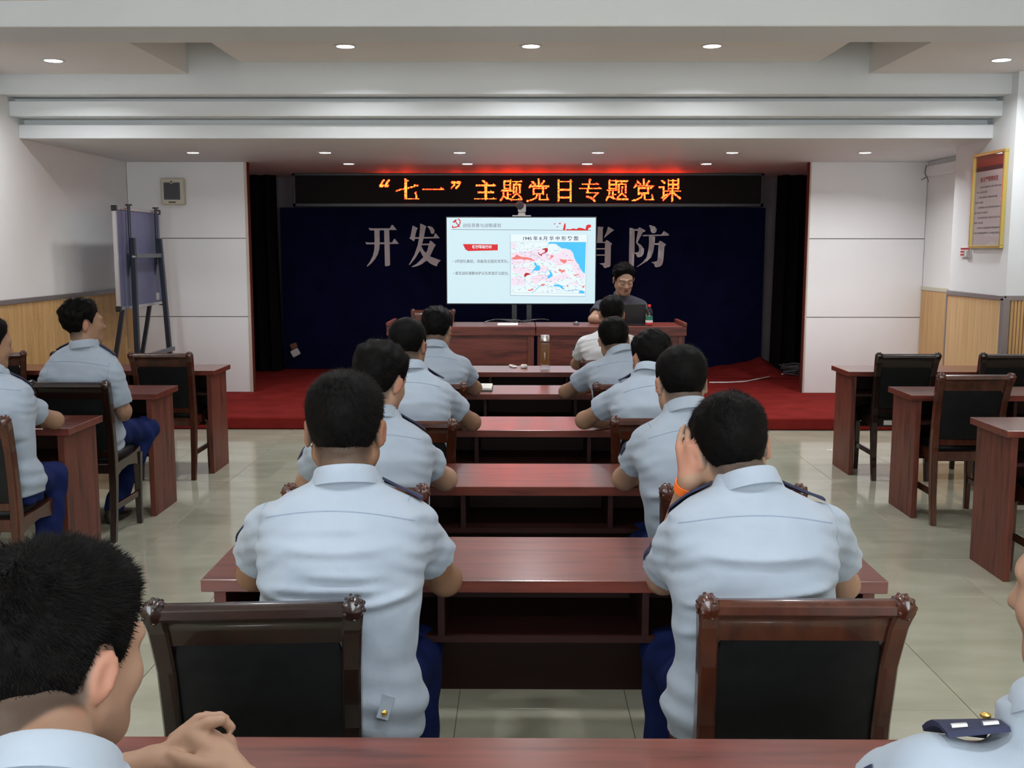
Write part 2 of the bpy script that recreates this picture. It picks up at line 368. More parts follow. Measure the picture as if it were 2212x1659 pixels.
# ---- ceiling: slab, centre panel, side soffits, beam, stepped cornice
ce = struct('ceiling', MB().box((XL - .1, -3.1, 3.20), (XR + .1, 8.4, 3.32)), M['ceiling'])
struct('ceiling_panel', MB().box((-2.15, -3, ZC), (2.28, 5.9, ZC + .05)), M['ceiling'], ce)
struct('ceiling_panel', MB().box((-2.15, 6.3, ZC), (2.28, 8.3, ZC + .05)), M['ceiling'], ce)
for a, b in ((XL, -2.56), (2.675, XR)):
    for y0, y1 in ((-3, 5.9), (6.3, 8.3)):
        struct('ceiling_soffit', MB().box((a, y0, 2.937), (b, y1, 3.25)), M['ceiling'], ce)
struct('ceiling_beam', MB().cbox((XL, 5.878, 2.80), (XR, 6.327, 3.3), .006), M['beam'])
struct('trim_11', MB().cbox((XL, 8.28, 2.785), (XR, YB, 3.32), .004), M['beam'])
struct('trim_12', MB().cbox((XL, 8.415, 2.637), (XR, YB, 2.754), .004).box((XL, 8.53, 2.754), (XR, YB, 2.785)), M['beam'])
struct('ceiling_stage', MB().cbox((XL, 8.56, ZST), (XR, YB, 2.59), .004).box((XL, 8.67, 2.59), (XR, YB, 2.637)), M['beam'])

# ---- downlights
def downlight(loc, label, power, r=.066, col=(.95, .97, 1.0), group='recessed ceiling downlights'):
    e = empty('downlight', loc); tag(e, label, 'ceiling light', group)
    MB().lathe([(r * .78, .002), (r * .80, -.006), (r, -.008), (r * 1.08, -.004), (r * 1.08, .002)], n=28).build('trim_ring', M['plastic_white'], e, True)
    MB().lathe([(r * .79, .004), (r * .79, -.004), (r * .5, -.008), (.001, -.009)], n=28).build('diffuser', M['lamp_on'], e, True)
    l = area('downlight_glow', (0, 0, -.02), (0, 0, 0), r * 1.6, r * 1.6, power, col, 'DISK', math.radians(150)); l.parent = e
    return e
for i, (x, p) in enumerate(((-3.005, 4), (-1.79, 6), (-.555, 7), (.712, 9), (1.94, 8), (3.153, 15))):
    downlight((x, 9.77, ZST), ['round downlight at the left end of the front stage row', 'second round downlight from the left in the front stage row', 'third round downlight from the left in the front stage row', 'third round downlight from the right in the front stage row', 'second round downlight from the right in the front stage row', 'round downlight at the right end of the front stage row'][i], p)
for i, x in enumerate((-1.78, -.547, .695, 1.928)):
    downlight((x, 11.04, ZST), ['leftmost downlight of the rear row just before the LED sign', 'second downlight from the left in the rear row before the LED sign', 'third downlight from the left in the rear row before the LED sign', 'rightmost downlight of the rear row just before the LED sign'][i], 2.5)
for i, x in enumerate((-1.236, .075, 1.351)):
    downlight((x, 7.62, ZC), ['round downlight left of centre in the main ceiling', 'bright glaring downlight in the middle of the main ceiling', 'round downlight right of centre in the main ceiling'][i], 20 if i == 1 else 14, .077)
downlight((-3.337, 7.68, 2.937), 'round downlight in the left ceiling soffit', 13, .077)
downlight((3.416, 7.68, 2.937), 'round downlight in the right ceiling soffit', 13, .077)
for y in (4.4, 1.9, -.6):  # unseen lamps, added along the ceiling to brighten the near hall
    for x in (-3.337, -1.236, .075, 1.351, 3.416):
        downlight((x, y, 2.937 if abs(x) > 3 else ZC), 'unseen round downlight added to the ceiling to light the audience', 9, .07)

# ---- wall loudspeaker on the left column
def front_fn(Y):                    # u,v -> X,Z on a plane facing the camera; depth goes backward
    return lambda u, v, w: (u, Y + w, v)
a, b = at(350, 385, 10.82), at(401, 443, 10.82)
sp = empty('wall_speaker', (0, 0, 0)); sp.location = ((a.x + b.x) / 2, 10.85, (a.z + b.z) / 2)
w2, h2 = (b.x - a.x) / 2, (a.z - b.z) / 2
MB().cbox((-w2, -.09, -h2), (w2, 0, h2), .012).build('housing', M['plastic_cream'], sp)
g = MB().cbox((-w2 * .72, -.096, -h2 * .62), (w2 * .72, -.088, h2 * .66), .004).build('grille', M['plastic_grey'], sp)
for i in range(-7, 8):
    MB().box((-w2 * .66, -.0985, i * h2 * .078), (w2 * .66, -.0955, i * h2 * .078 + .003)).build('grille_slat', M['plastic_black'], g)
Mrot = Matrix.Rotation(PI / 2, 4, 'X')
MB().lathe([(.018, 0), (.018, .006), (.001, .007)], n=16, M_=Matrix.Translation((0, -.094, h2 * .70)) @ Mrot).build('emblem', M['plastic_cream'], sp)
MB().lathe([(.009, 0), (.009, .003), (.001, .003)], n=12, M_=Matrix.Translation((0, -.1, h2 * .70)) @ Mrot).build('knob', M['plastic_black'], sp)
MB().box((-w2 * .32, -.094, -h2 * .84), (w2 * .32, -.0895, -h2 * .76)).build('name_plate', M['plastic_black'], sp)
tag(sp, 'cream wall loudspeaker with dark grille on the left white column', 'loudspeaker')

# ---- backdrop, curtains
MB().cbox((-2.95, 12.98, ZS), (3.005, 13.06, 2.105), .004).build('backdrop_panel', M['navy'])
tag(bpy.data.objects['backdrop_panel'], 'wide navy blue fabric backdrop behind the stage table', 'backdrop')
def curtain(x0, x1, x0b, x1b, label, ph):
    R = []
    for z, t in ((ZS + .01, 1), (.8, .66), (1.6, .33), (ZST, 0)):
        xa, xb = x0 + (x0b - x0) * t, x1 + (x1b - x1) * t; ring = []
        n = 60
        for i in range(n + 1):
            u = i / n; ring.append((xa + (xb - xa) * u, 12.72 + .05 * math.sin(u * 34 + ph) + .015 * math.sin(u * 77 + z * 2), z))
        for i in range(n, -1, -1):
            u = i / n; ring.append((xa + (xb - xa) * u, 12.735 + .05 * math.sin(u * 34 + ph) + .015 * math.sin(u * 77 + z * 2), z))
        R.append(ring)
    tag(MB().rings(R).build('stage_curtain', M['black_cloth'], None, True), label, 'curtain', 'black stage curtains')
a, b = at(594, 375, 12.72), at(611, 800, 12.72); curtain(-3.75, a.x, -3.75, b.x, 'black curtain hanging at the left of the navy backdrop', 0)
a, b = at(1682, 375, 12.72), at(1663, 800, 12.72); curtain(a.x, 3.95, b.x, 3.95, 'black curtain hanging at the right of the navy backdrop', 1)

# ---- LED sign: red dot matrix
YL = 12.45
a, b = at(632, 375.5, YL), at(1648, 447, YL)
led = empty('led_sign', (0, YL, 0)); tag(led, 'long black LED ticker sign with glowing orange Chinese characters', 'sign')
zt = ZST - .002; zb = b.z; x0, x1 = a.x, b.x; fr = .035
fm = MB()
for lo, hi in (((x0, zb), (x1, zb + fr * 1.15)), ((x0, zt - fr * .8), (x1, zt)), ((x0, zb), (x0 + fr, zt)), ((x1 - fr, zb), (x1, zt))):
    fm.cbox((lo[0], -.025, lo[1]), (hi[0], .10, hi[1]), .004)
fm.build('frame', M['plastic_black'], led)
M['led_face'] = mat('led_face', (.005, .002, .002), .6, .15)
MB().box((x0 + .01, 0, zb + .01), (x1 - .01, .09, zt - .01)).build('display_face', M['led_face'], led)
M['led_a'] = mat('led_amber', (0, 0, 0), .5, emis=(1, .036, .004), estr=20)
M['led_b'] = mat('led_red', (0, 0, 0), .5, emis=(1, .012, .003), estr=15)
ti = [([(1152, 95), (1152, 215)], 24), ([(1238, 95), (1238, 215)], 24), ([(1150, 103), (1240, 103)], 14), ([(1150, 155), (1240, 155)], 14), ([(1150, 208), (1240, 208)], 14), ([(1115, 237), (1262, 237)], 14),
      ([(1195, 240), (1195, 340)], 24), ([(1195, 290), (1240, 290)], 14), ([(1146, 255), (1140, 310), (1105, 372)], 22), ([(1140, 312), (1190, 345), (1260, 362)], 18), ([(1255, 364), (1400, 360)], 22),
      ([(1265, 106), (1402, 106)], 14), ([(1385, 98), (1400, 106)], 14), ([(1335, 110), (1310, 145)], 16), ([(1282, 150), (1282, 270)], 22), ([(1282, 152), (1385, 152)], 14), ([(1375, 150), (1375, 265)], 22), ([(1326, 185), (1322, 272)], 20), ([(1320, 278), (1265, 335)], 18), ([(1330, 280), (1386, 332)], 18)]
dang = [([(1630, 80), (1630, 170)], 24), ([(1540, 112), (1580, 146)], 24), ([(1705, 105), (1665, 160)], 22), ([(1500, 195), (1525, 152)], 20), ([(1520, 176), (1770, 176)], 14), ([(1765, 172), (1725, 205)], 20),
        ([(1560, 205), (1560, 285)], 24), ([(1695, 195), (1695, 280)], 24), ([(1550, 204), (1700, 204)], 14), ([(1560, 275), (1700, 275)], 14), ([(1610, 285), (1600, 330), (1540, 365), (1472, 380)], 18), ([(1640, 285), (1640, 350)], 24), ([(1645, 366), (1765, 366)], 16), ([(1747, 300), (1752, 362)], 20)]
def sh(S, dx, dy=0): return [([(x + dx, y + dy) for x, y in P], t) for P, t in S]
C1 = [([(90, 178), (90, 150), (98, 128), (122, 95)], 26), ([(72, 172), (110, 172)], 28), ([(158, 178), (158, 150), (168, 128), (196, 95)], 26), ([(140, 172), (182, 172)], 28),
      ([(298, 243), (360, 222), (440, 212), (530, 185), (598, 168)], 16), ([(560, 160), (590, 172)], 16), ([(430, 82), (432, 350)], 28), ([(428, 356), (606, 356)], 16), ([(574, 268), (586, 350)], 22), ([(440, 92), (462, 98)], 14),
      ([(676, 222), (966, 222)], 16), ([(925, 200), (962, 224)], 18),
      ([(1088, 125), (1122, 125)], 30), ([(1118, 130), (1112, 165), (1072, 204)], 20), ([(1155, 125), (1192, 125)], 30), ([(1190, 130), (1182, 165), (1138, 204)], 20),
      ([(1518, 102), (1575, 142)], 22), ([(1425, 166), (1692, 166)], 15), ([(1668, 152), (1690, 166)], 16), ([(1450, 263), (1666, 263)], 15), ([(1630, 252), (1660, 262)], 16), ([(1400, 358), (1702, 358)], 16), ([(1665, 350), (1695, 358)], 16), ([(1558, 140), (1558, 355)], 26)]
C2 = [([(430, 95), (430, 382)], 24), ([(605, 95), (605, 382)], 26), ([(430, 116), (620, 112)], 15), ([(430, 227), (605, 227)], 15), ([(430, 336), (605, 336)], 15),
      ([(770, 153), (996, 153)], 15), ([(965, 136), (995, 152)], 16), ([(735, 213), (1032, 213)], 15), ([(1002, 196), (1028, 212)], 16), ([(874, 86), (856, 190), (835, 265)], 26), ([(825, 273), (992, 273)], 15), ([(985, 272), (925, 335)], 20), ([(830, 322), (890, 342), (940, 386)], 24),
      ([(1885, 100), (1920, 132)], 24), ([(1840, 192), (1915, 192)], 15), ([(1905, 190), (1905, 332)], 24), ([(1882, 342), (1965, 285)], 20), ([(1975, 95), (1975, 215)], 22), ([(2110, 80), (2110, 215)], 24), ([(1975, 100), (2110, 100)], 15), ([(1975, 156), (2110, 156)], 15), ([(1975, 212), (2110, 212)], 15), ([(2042, 95), (2028, 382)], 24), ([(1930, 244), (2142, 244)], 15), ([(2010, 270), (1905, 372)], 18), ([(2050, 275), (2138, 348)], 22)]
C2 += ti + dang + sh(dang, -1478, 4)
strokes = [([(810 + x / 6.506, 375 + y / 6.506) for x, y in P], t / 6.506) for P, t in C1 + sh(ti, 665 - 0, 4)] + [([(1140 + x / 6.506, 375 + y / 6.506) for x, y in P], t / 6.506) for P, t in C2]
pitch = 1.86                                                     # LED pitch in photo pixels (10 mm)
gx = np.arange(815, 1478, pitch); gy = np.arange(383, 440, pitch)
GX, GY = np.meshgrid(gx, gy, indexing='ij'); litm = np.zeros(GX.shape, bool)
for P, t in strokes:
    for (ax_, ay_), (bx_, by_) in zip(P[:-1], P[1:]):
        dx, dy = bx_ - ax_, by_ - ay_; L2 = dx * dx + dy * dy
        tt = np.clip(((GX - ax_) * dx + (GY - ay_) * dy) / L2, 0, 1)
        litm |= np.hypot(GX - ax_ - tt * dx, GY - ay_ - tt * dy) < max(t / 2, .62 * pitch)
dots = MB(); hs = .0047
for i, j in np.argwhere(litm):
    p = at(gx[i], gy[j], YL)
    dots.add([(p.x - hs, -.003, p.z - hs), (p.x + hs, -.003, p.z - hs), (p.x + hs, -.003, p.z + hs), (p.x - hs, -.003, p.z + hs)], [(0, 1, 2, 3)], 0 if random.random() < .62 else 1)
o = dots.build('lit_characters', [M['led_a'], M['led_b']], led); o['label'] = 'glowing orange dot-matrix Chinese characters'

# ---- raised letters on the backdrop
YK = 12.98
def letter(label, polys, ox, oy, sc=11.06):
    m = MB()
    for k, P in enumerate(polys):
        q = [at(ox + x / sc, oy + y / sc, YK - .03) for x, y in P]
        m.prism([(p.x, p.z) for p in q], front_fn(YK - .031 - k * .0006), .030 + k * .0006)
    o = m.build('backdrop_letter', M['letter']); tag(o, label, 'letter', 'raised letters on the backdrop'); return o
letter('greyish pink raised Chinese letter at the far left of the backdrop', [
    [(232, 193), (330, 203), (740, 200), (790, 118), (815, 125), (908, 240), (268, 252)],
    [(155, 528), (230, 540), (795, 538), (845, 452), (862, 456), (958, 573), (185, 585)],
    [(372, 240), (495, 240), (498, 560), (490, 700), (455, 820), (390, 935), (300, 1040), (205, 1115), (190, 1100), (265, 1000), (335, 860), (368, 730), (378, 600)],
    [(605, 240), (725, 240), (735, 560), (748, 1070), (715, 1100), (635, 1107), (625, 1080), (615, 600)]], 775, 475)
letter('raised Chinese letter on the backdrop just left of the television', [
    [(1285, 138), (1300, 140), (1400, 190), (1403, 215), (1380, 240), (1340, 415), (1345, 450), (1315, 512), (1208, 440), (1235, 400)],
    [(1335, 415), (1785, 405), (1825, 320), (1840, 322), (1930, 430), (1925, 440), (1335, 452)],
    [(1468, 90), (1490, 92), (1612, 150), (1590, 220), (1555, 420), (1510, 580), (1470, 720), (1340, 930), (1215, 1075), (1198, 1070), (1330, 830), (1410, 600), (1440, 430), (1462, 220)],
    [(1635, 155), (1690, 145), (1760, 175), (1810, 250), (1800, 320), (1760, 340), (1725, 320), (1700, 240)],
    [(1500, 570), (1680, 565), (1700, 505), (1725, 497), (1842, 600), (1800, 660), (1705, 865), (1620, 970), (1500, 1060), (1380, 1110), (1270, 1130), (1268, 1115), (1380, 1050), (1540, 895), (1600, 800), (1640, 720), (1670, 605), (1490, 605)],
    [(1450, 660), (1495, 630), (1540, 720), (1620, 810), (1720, 880), (1955, 965), (1955, 975), (1900, 1020), (1865, 1100), (1845, 1108), (1720, 1050), (1620, 970), (1540, 890), (1465, 740)]], 775, 475)
letter('raised Chinese letter half hidden behind the right edge of the television', [
    [(235, 160), (375, 170), (355, 215), (350, 525), (218, 525)],
    [(480, 168), (505, 170), (628, 245), (560, 290), (390, 430), (385, 425), (450, 270)],
    [(20, 530), (410, 525), (440, 485), (470, 490), (580, 570), (550, 610), (540, 1080), (520, 1120), (400, 1155), (380, 1130), (350, 1080), (275, 1045), (400, 1025), (410, 550), (20, 550)],
    [(20, 680), (415, 675), (415, 705), (20, 708)], [(20, 828), (415, 825), (415, 855), (20, 855)],
    [(20, 530), (110, 530), (110, 1120), (20, 1150)], [(60, 190), (110, 200), (190, 420), (170, 430)],
    [(-240, 180), (-200, 170), (-110, 270), (-130, 310)], [(-270, 480), (-230, 470), (-140, 560), (-160, 600)], [(-230, 1080), (-100, 700), (-85, 700), (-120, 1120)]], 1270, 475)
letter('raised Chinese letter at the far right of the backdrop with a worn silvery surface', [
    [(995, 190), (1060, 195), (1115, 225), (1115, 700), (1095, 1115), (1060, 1130), (980, 1060), (985, 700)],
    [(1090, 220), (1195, 218), (1215, 180), (1250, 182), (1370, 250), (1365, 275), (1310, 300), (1180, 545), (1270, 600), (1340, 700), (1335, 800), (1290, 870), (1215, 898), (1175, 880), (1150, 820), (1105, 800), (1105, 778), (1190, 775), (1222, 740), (1225, 680), (1200, 610), (1150, 545), (1195, 258), (1100, 258)],
    [(1462, 130), (1500, 128), (1600, 160), (1645, 220), (1630, 290), (1590, 318), (1540, 318), (1500, 270), (1495, 210)],
    [(1310, 360), (1755, 352), (1815, 268), (1850, 285), (1930, 340), (1938, 375), (1300, 390)],
    [(1460, 385), (1605, 400), (1595, 540), (1560, 760), (1510, 890), (1420, 980), (1290, 1060), (1170, 1130), (1168, 1115), (1300, 1020), (1400, 900), (1445, 720), (1462, 540)],
    [(1590, 558), (1685, 556), (1700, 520), (1735, 500), (1855, 575), (1855, 605), (1825, 640), (1805, 920), (1780, 1060), (1730, 1110), (1640, 1135), (1600, 1120), (1580, 1050), (1510, 1012), (1640, 990), (1665, 950), (1690, 600), (1590, 592)]], 1270, 475)
M['letter_worn'] = noise_col(mat('letter_worn', rough=.4), (.55, .45, .46), (.85, .80, .80), 14, stretch=(1, 1, .35), detail=8, lo=.45, hi=.6)
bpy.data.objects['backdrop_letter.003'].data.materials[0] = M['letter_worn']

# ---- television on a stand
YT = 11.3
tl, br = at(965, 470, YT), at(1285, 655.5, YT)
tv = empty('television', ((tl.x + br.x) / 2, YT, ZS)); tag(tv, 'large flat television on a stand showing a slide with a map', 'television')
tw, tz0, tz1 = (br.x - tl.x) / 2, br.z - ZS, tl.z - ZS
MB().cbox((-tw - .012, 0, tz0 - .014), (tw + .012, .06, tz1 + .012), .004).build('housing', M['plastic_black'], tv)
def glow(name, c, s=1.0): return mat(name, (0, 0, 0), .35, .3, emis=c, estr=s)
scr = MB().box((-tw, -.002, tz0), (tw, 0, tz1)).build('screen', glow('slide_ground', (.56, .72, .78)), tv)
LAY = [0]
def SU(x, y):
    u = (x - 36) / (2118 - 36); v = (y - 70) / (1262 - 70); return (-tw + 2 * tw * u, tz1 - (tz1 - tz0) * v)
def S7(x, y): return SU((1095 + x / 11.06 - 960) * 6.506, (495 + y / 11.06 - 460) * 6.506)
def splat(name, polys, m, fn=SU):
    LAY[0] += 1; yy = -.0025 - LAY[0] * .0004; mb = MB()
    for P in polys:
        q = [fn(*p) for p in P]; tri = tessellate_polygon([[Vector((x, z, 0)) for x, z in q]])
        mb.add([(x, yy, z) for x, z in q], [tuple(t) for t in tri])
    o = mb.build(name, m, scr)
    if len(polys) > 1: o['kind'] = 'stuff'
    return o
def stroke(P, w):
    L, R = [], []
    for i, p in enumerate(P):
        a_ = P[max(i - 1, 0)]; b_ = P[min(i + 1, len(P) - 1)]; d = math.hypot(b_[0] - a_[0], b_[1] - a_[1]) or 1
        nx, ny = -(b_[1] - a_[1]) / d * w / 2, (b_[0] - a_[0]) / d * w / 2; L.append((p[0] + nx, p[1] + ny)); R.append((p[0] - nx, p[1] - ny))
    return L + R[::-1]
def stext(name, body, x, y, size_px, m, align='LEFT', off=0, sx=1.0):
    LAY[0] += 1; u, z = SU(x, y); o = text_mesh(name, body, size_px / 2082 * 2 * tw, m, scr, off, align, 0, sx)
    o['kind'] = 'stuff'; o.data.transform(FACE_CAM); o.location = (u, -.0025 - LAY[0] * .0004, z); return o
g_red, g_dk, g_ink, g_white = glow('slide_red', (.60, .004, .008)), glow('slide_dark_red', (.42, .002, .006)), glow('slide_ink', (.035, .035, .10)), glow('slide_white', (.70, .80, .82))
g_pink, g_blue, g_coral, g_grey, g_hill = glow('slide_pink', (.78, .66, .76)), glow('slide_blue', (.05, .48, .86)), glow('slide_coral', (.78, .18, .16)), glow('slide_grey', (.22, .24, .28)), glow('slide_hills', (.55, .72, .80))
# header emblem, title and rule
splat('slide_emblem', [stroke([(112, 205), (150, 205), (196, 190), (222, 150), (222, 110), (195, 85)], 15), stroke([(155, 122), (215, 200)], 14), [(118, 128), (165, 92), (178, 108), (135, 145)], stroke([(112, 205), (124, 180)], 14)], g_red)
stext('slide_title', '战役背景与战略谋划', 258, 182, 60, g_grey, off=.0005)
splat('slide_rule', [[(105, 230), (2055, 243), (2055, 249), (105, 236)]], glow('slide_rule_ink', (.12, .10, .12)))
splat('slide_ornament', [[(1660, 245), (1672, 180), (1680, 150), (1695, 150), (1700, 185), (1690, 245)], [(1690, 245), (1720, 225), (1760, 232), (1800, 218), (1850, 228), (1880, 208), (1930, 215), (1975, 230), (1985, 180), (2010, 165), (2050, 168), (2050, 205), (2020, 212), (2010, 245)],
                         [(1530, 152), (1560, 150), (1545, 168)], [(1598, 150), (1632, 135), (1620, 165)], [(1568, 195), (1600, 190), (1580, 208)]], g_red)
splat('slide_banner', [[(260, 435), (750, 440), (750, 522), (322, 532), (318, 516), (298, 516)]], g_red)
stext('slide_banner_text', '新四军的行动', 528, 478, 50, g_white, 'CENTER', .0008, .92)
stext('slide_bullet_text', '• 3师部队集结，准备阻击国民党军队。', 112, 678, 51, g_grey, off=.0006, sx=.94)
stext('slide_bullet_text', '• 黄克诚和谭震林提议先肃清苏北敌伪。', 120, 845, 51, g_grey, off=.0006, sx=.905)
hp = []
for k, (yb, amp, xa, xb, sd) in enumerate(((1060, 40, 80, 2060, 1), (1110, 38, 140, 2080, 5), (1160, 30, 100, 1900, 9))):
    rs = random.Random(sd); P = []
    for i in range(60):
        x = xa + (xb - xa) * i / 59; P.append((x, yb - amp * abs(math.sin(i * .33 + sd)) - rs.random() * 12))
    hp.append(stroke(P, 5))
splat('slide_hills', hp, g_hill)
# map panel
splat('map_shadow', [[(920, 300), (2004, 310), (1984, 1168), (920, 1156)]], glow('slide_map_edge', (.36, .48, .56)))
splat('map_sheet', [[(928, 300), (1998, 308), (1978, 1158), (928, 1145)]], g_white)
stext('map_title', '1945 年 8 月 华 中 形 势 图', 1485, 360, 62, g_ink, 'CENTER', .0007, 1.08)
splat('map_pink', [[(95, 310), (190, 320), (230, 420), (200, 470), (130, 460), (95, 440)],
                   [(95, 550), (280, 540), (520, 510), (700, 470), (860, 450), (970, 560), (1100, 600), (1240, 560), (1300, 500), (1400, 465), (1520, 500), (1590, 620), (1610, 720), (1720, 850), (1760, 980), (1850, 1050), (1850, 1180), (1720, 1150), (1600, 1000), (1520, 820), (1250, 860), (1050, 760), (780, 720), (700, 760), (520, 800), (340, 800), (300, 850), (95, 840), (100, 700)],
                   [(105, 900), (400, 880), (640, 980), (820, 860), (960, 880), (1000, 960), (900, 1020), (700, 1000), (560, 1100), (330, 1080), (120, 980)],
                   [(560, 1130), (760, 1080), (980, 1060), (1150, 1120), (1380, 1010), (1540, 1170), (1300, 1180), (1020, 1270), (860, 1200), (700, 1300), (560, 1250)],
                   [(105, 1140), (350, 1130), (470, 1320), (300, 1310), (105, 1340)], [(1480, 1260), (1720, 1250), (1700, 1300), (1500, 1310)], [(1010, 1450), (1120, 1370), (1080, 1440)]], g_pink, S7)
splat('map_sea', [[(1000, 302), (1880, 308), (1860, 1050), (1840, 1040), (1790, 990), (1730, 900), (1720, 850), (1650, 770), (1610, 690), (1570, 560), (1510, 490), (1400, 460), (1300, 450), (1230, 400), (1180, 360), (1130, 340), (1060, 345), (985, 355)]], g_blue, S7)
splat('map_lake', [[(640, 790), (690, 790), (720, 850), (780, 860), (800, 920), (780, 970), (720, 985), (640, 975), (600, 1040), (580, 1050), (620, 960), (690, 880), (650, 840)], [(985, 950), (1020, 970), (1080, 1040), (1090, 1110), (1040, 1140), (990, 1170), (950, 1120), (1030, 1060), (1010, 1000)], [(1130, 1310), (1220, 1300), (1330, 1340), (1370, 1440), (1300, 1400), (1260, 1360), (1130, 1350)], [(1730, 1460), (1790, 1440), (1860, 1480), (1850, 1520), (1720, 1515)]] + [stroke([(600, 1505), (680, 1450), (760, 1360), (850, 1330)], 12), stroke([(820, 1010), (930, 1025), (985, 970)], 9), stroke([(970, 1340), (1060, 1365), (1140, 1345)], 9), stroke([(1350, 1440), (1450, 1465), (1560, 1445), (1640, 1420), (1740, 1450)], 10)], g_blue, S7)
splat('map_coral', [[(92, 690), (190, 650), (220, 600), (260, 610), (330, 655), (480, 660), (580, 690), (680, 755), (600, 745), (480, 715), (420, 730), (330, 705), (200, 720), (130, 705)], [(1030, 615), (1115, 615), (1100, 660), (1060, 680), (1030, 715), (1010, 700), (1045, 660)], [(1240, 690), (1330, 720), (1410, 715), (1430, 740), (1410, 790), (1360, 815), (1290, 760)], [(1460, 722), (1595, 732), (1595, 742), (1430, 745)], [(1230, 945), (1280, 940), (1300, 965), (1380, 955), (1390, 1000), (1330, 1015), (1300, 1045), (1280, 1000), (1235, 990)],
                    [(1125, 985), (1150, 990), (1170, 1015), (1220, 1022), (1150, 1030)], [(1580, 1060), (1620, 1075), (1720, 1060), (1690, 1085), (1610, 1110)], [(795, 1315), (860, 1290), (930, 1295), (860, 1350)], [(495, 1435), (560, 1430), (610, 1395), (630, 1420), (610, 1450), (520, 1465)], [(1430, 1320), (1460, 1325), (1470, 1355), (1420, 1355)], [(1790, 1345), (1865, 1330), (1840, 1380), (1820, 1400)]], g_coral, S7)
splat('map_red', [[(835, 470), (900, 450), (960, 440), (975, 470), (970, 530), (900, 570), (840, 590), (825, 640), (800, 620), (755, 600), (745, 565), (765, 545), (770, 585), (820, 590), (840, 565), (900, 545), (905, 495), (850, 485)], [(400, 1100), (445, 1030), (500, 1035), (575, 1065), (500, 1085), (460, 1105), (435, 1135)]], g_dk, S7)
marks = []; rs = random.Random(3)
for k in range(330):
    x = rs.uniform(100, 1820); y = rs.uniform(330, 1490)
    if x > 1250 and y < 330 + (x - 1250) * 1.15: continue
    w = rs.choice((14, 22, 30, 44)); marks.append([(x, y), (x + w, y), (x + w, y + 9), (x, y + 9)])
splat('map_place_marks', marks, glow('slide_mark', (.24, .26, .34)), S7)
splat('map_red_marks', [[(x, y), (x + 10, y), (x + 10, y + 12), (x, y + 12)] for x0_, y, n_ in ((460, 895, 10), (600, 1165, 10), (720, 1085, 7), (1080, 895, 5), (1150, 830, 7), (550, 840, 2), (760, 1035, 2), (1180, 775, 2)) for x in [x0_ + 22 * i for i in range(n_)]], g_coral, S7)
splat('map_border', [stroke([(95, 300), (1885, 306)], 5), stroke([(95, 300), (90, 1500)], 5), stroke([(90, 1500), (1860, 1522)], 5), stroke([(200, 300), (270, 420), (310, 520), (420, 560)], 5), stroke([(260, 390), (390, 305)], 4), stroke([(300, 1090), (420, 1170), (560, 1320), (700, 1380)], 5), stroke([(120, 1490), (180, 1360), (300, 1310), (420, 1370), (490, 1490)], 4), stroke([(340, 480), (700, 440), (980, 400)], 4)], glow('slide_map_line', (.35, .45, .52)), S7)
# stand: two posts, base shelf, feet, cable heap
for px in (1111, 1143):
    x = at(px, 660, YT).x - tv.location.x; MB().cbox((x - .03, .06, .05), (x + .03, .11, tz0 + .3), .004).build('stand_post', M['plastic_black'], tv)
MB().cbox((-.45, -.12, .56), (.45, .30, .585), .004).build('shelf', M['plastic_black'], tv)
MB().cbox((-.55, -.25, .03), (.55, .42, .07), .006).build('base', M['plastic_black'], tv)
for sx in (-.5, .5):
    for sy in (-.2, .36):
        MB().lathe([(.028, -.012), (.034, 0), (.028, .012)], (0, 0, 0), 14, 0, Matrix.Translation((sx, sy, .034)) @ Matrix.Rotation(PI / 2, 4, 'Y')).build('wheel', M['rubber'], tv)
# conference camera on top of the television
p = at(1127, 460, YT)
ptz = empty('conference_camera', (p.x, YT + .03, tl.z + .012)); tag(ptz, 'white pan-tilt conference camera on top of the television', 'camera')
MB().cbox((-.10, -.05, 0), (.10, .05, .012), .003).build('bracket', M['plastic_white'], ptz)
MB().lathe([(.04, .012), (.042, .03), (.03, .04)], n=20).build('foot', M['plastic_white'], ptz, True)
MB().cbox((-.04, -.035, .04), (.045, .035, .135), .014).build('yoke', M['plastic_white'], ptz)
MB().lathe([(.002, -.05), (.034, -.045), (.044, -.01), (.044, .01), (.034, .045), (.002, .05)], n=20, M_=Matrix.Translation((-.02, -.03, .12)) @ Matrix.Rotation(PI / 2 + .4, 4, 'X')).build('head', M['plastic_grey'], ptz, True)

# ---- notice board on the pillar side
fr_ = empty('notice_frame', (PX, 0, 0)); tag(fr_, 'gold framed notice with red heading on the right pillar', 'picture frame')
fy0, fy1, fz0, fz1 = 8.255, 8.835, 1.61, 2.375
fm = MB()
for lo, hi in (((fy0, fz0), (fy1, fz0 + .022)), ((fy0, fz1 - .022), (fy1, fz1)), ((fy0, fz0 + .0225), (fy0 + .022, fz1 - .0225)), ((fy1 - .022, fz0 + .0225), (fy1, fz1 - .0225))):
    fm.cbox((-.032, lo[0], lo[1]), (0, hi[0], hi[1]), .003)
fm.build('frame', M['frame_gold'], fr_)
ps = MB().box((-.012, fy0 + .02, fz0 + .02), (-.002, fy1 - .02, fz1 - .02)).build('poster', M['poster'], fr_)
MB().box((-.0135, fy0 + .022, fz1 - .11), (-.012, fy1 - .022, fz1 - .022)).build('header_band', M['poster_red'], ps)
MB().box((-.0135, fy0 + .022, fz1 - .145), (-.012, fy1 - .022, fz1 - .11)).build('header_rule', M['poster_plum'], ps)
t = text_mesh('poster_heading', '会议室管理规定', .042, M['ink_red'], ps, .0004, sx=1.1)
t.data.transform(Matrix(((0, 0, -1, 0), (-1, 0, 0, 0), (0, 1, 0, 0), (0, 0, 0, 1)))); t.location = (-.0138, (fy0 + fy1) / 2, fz1 - .215)
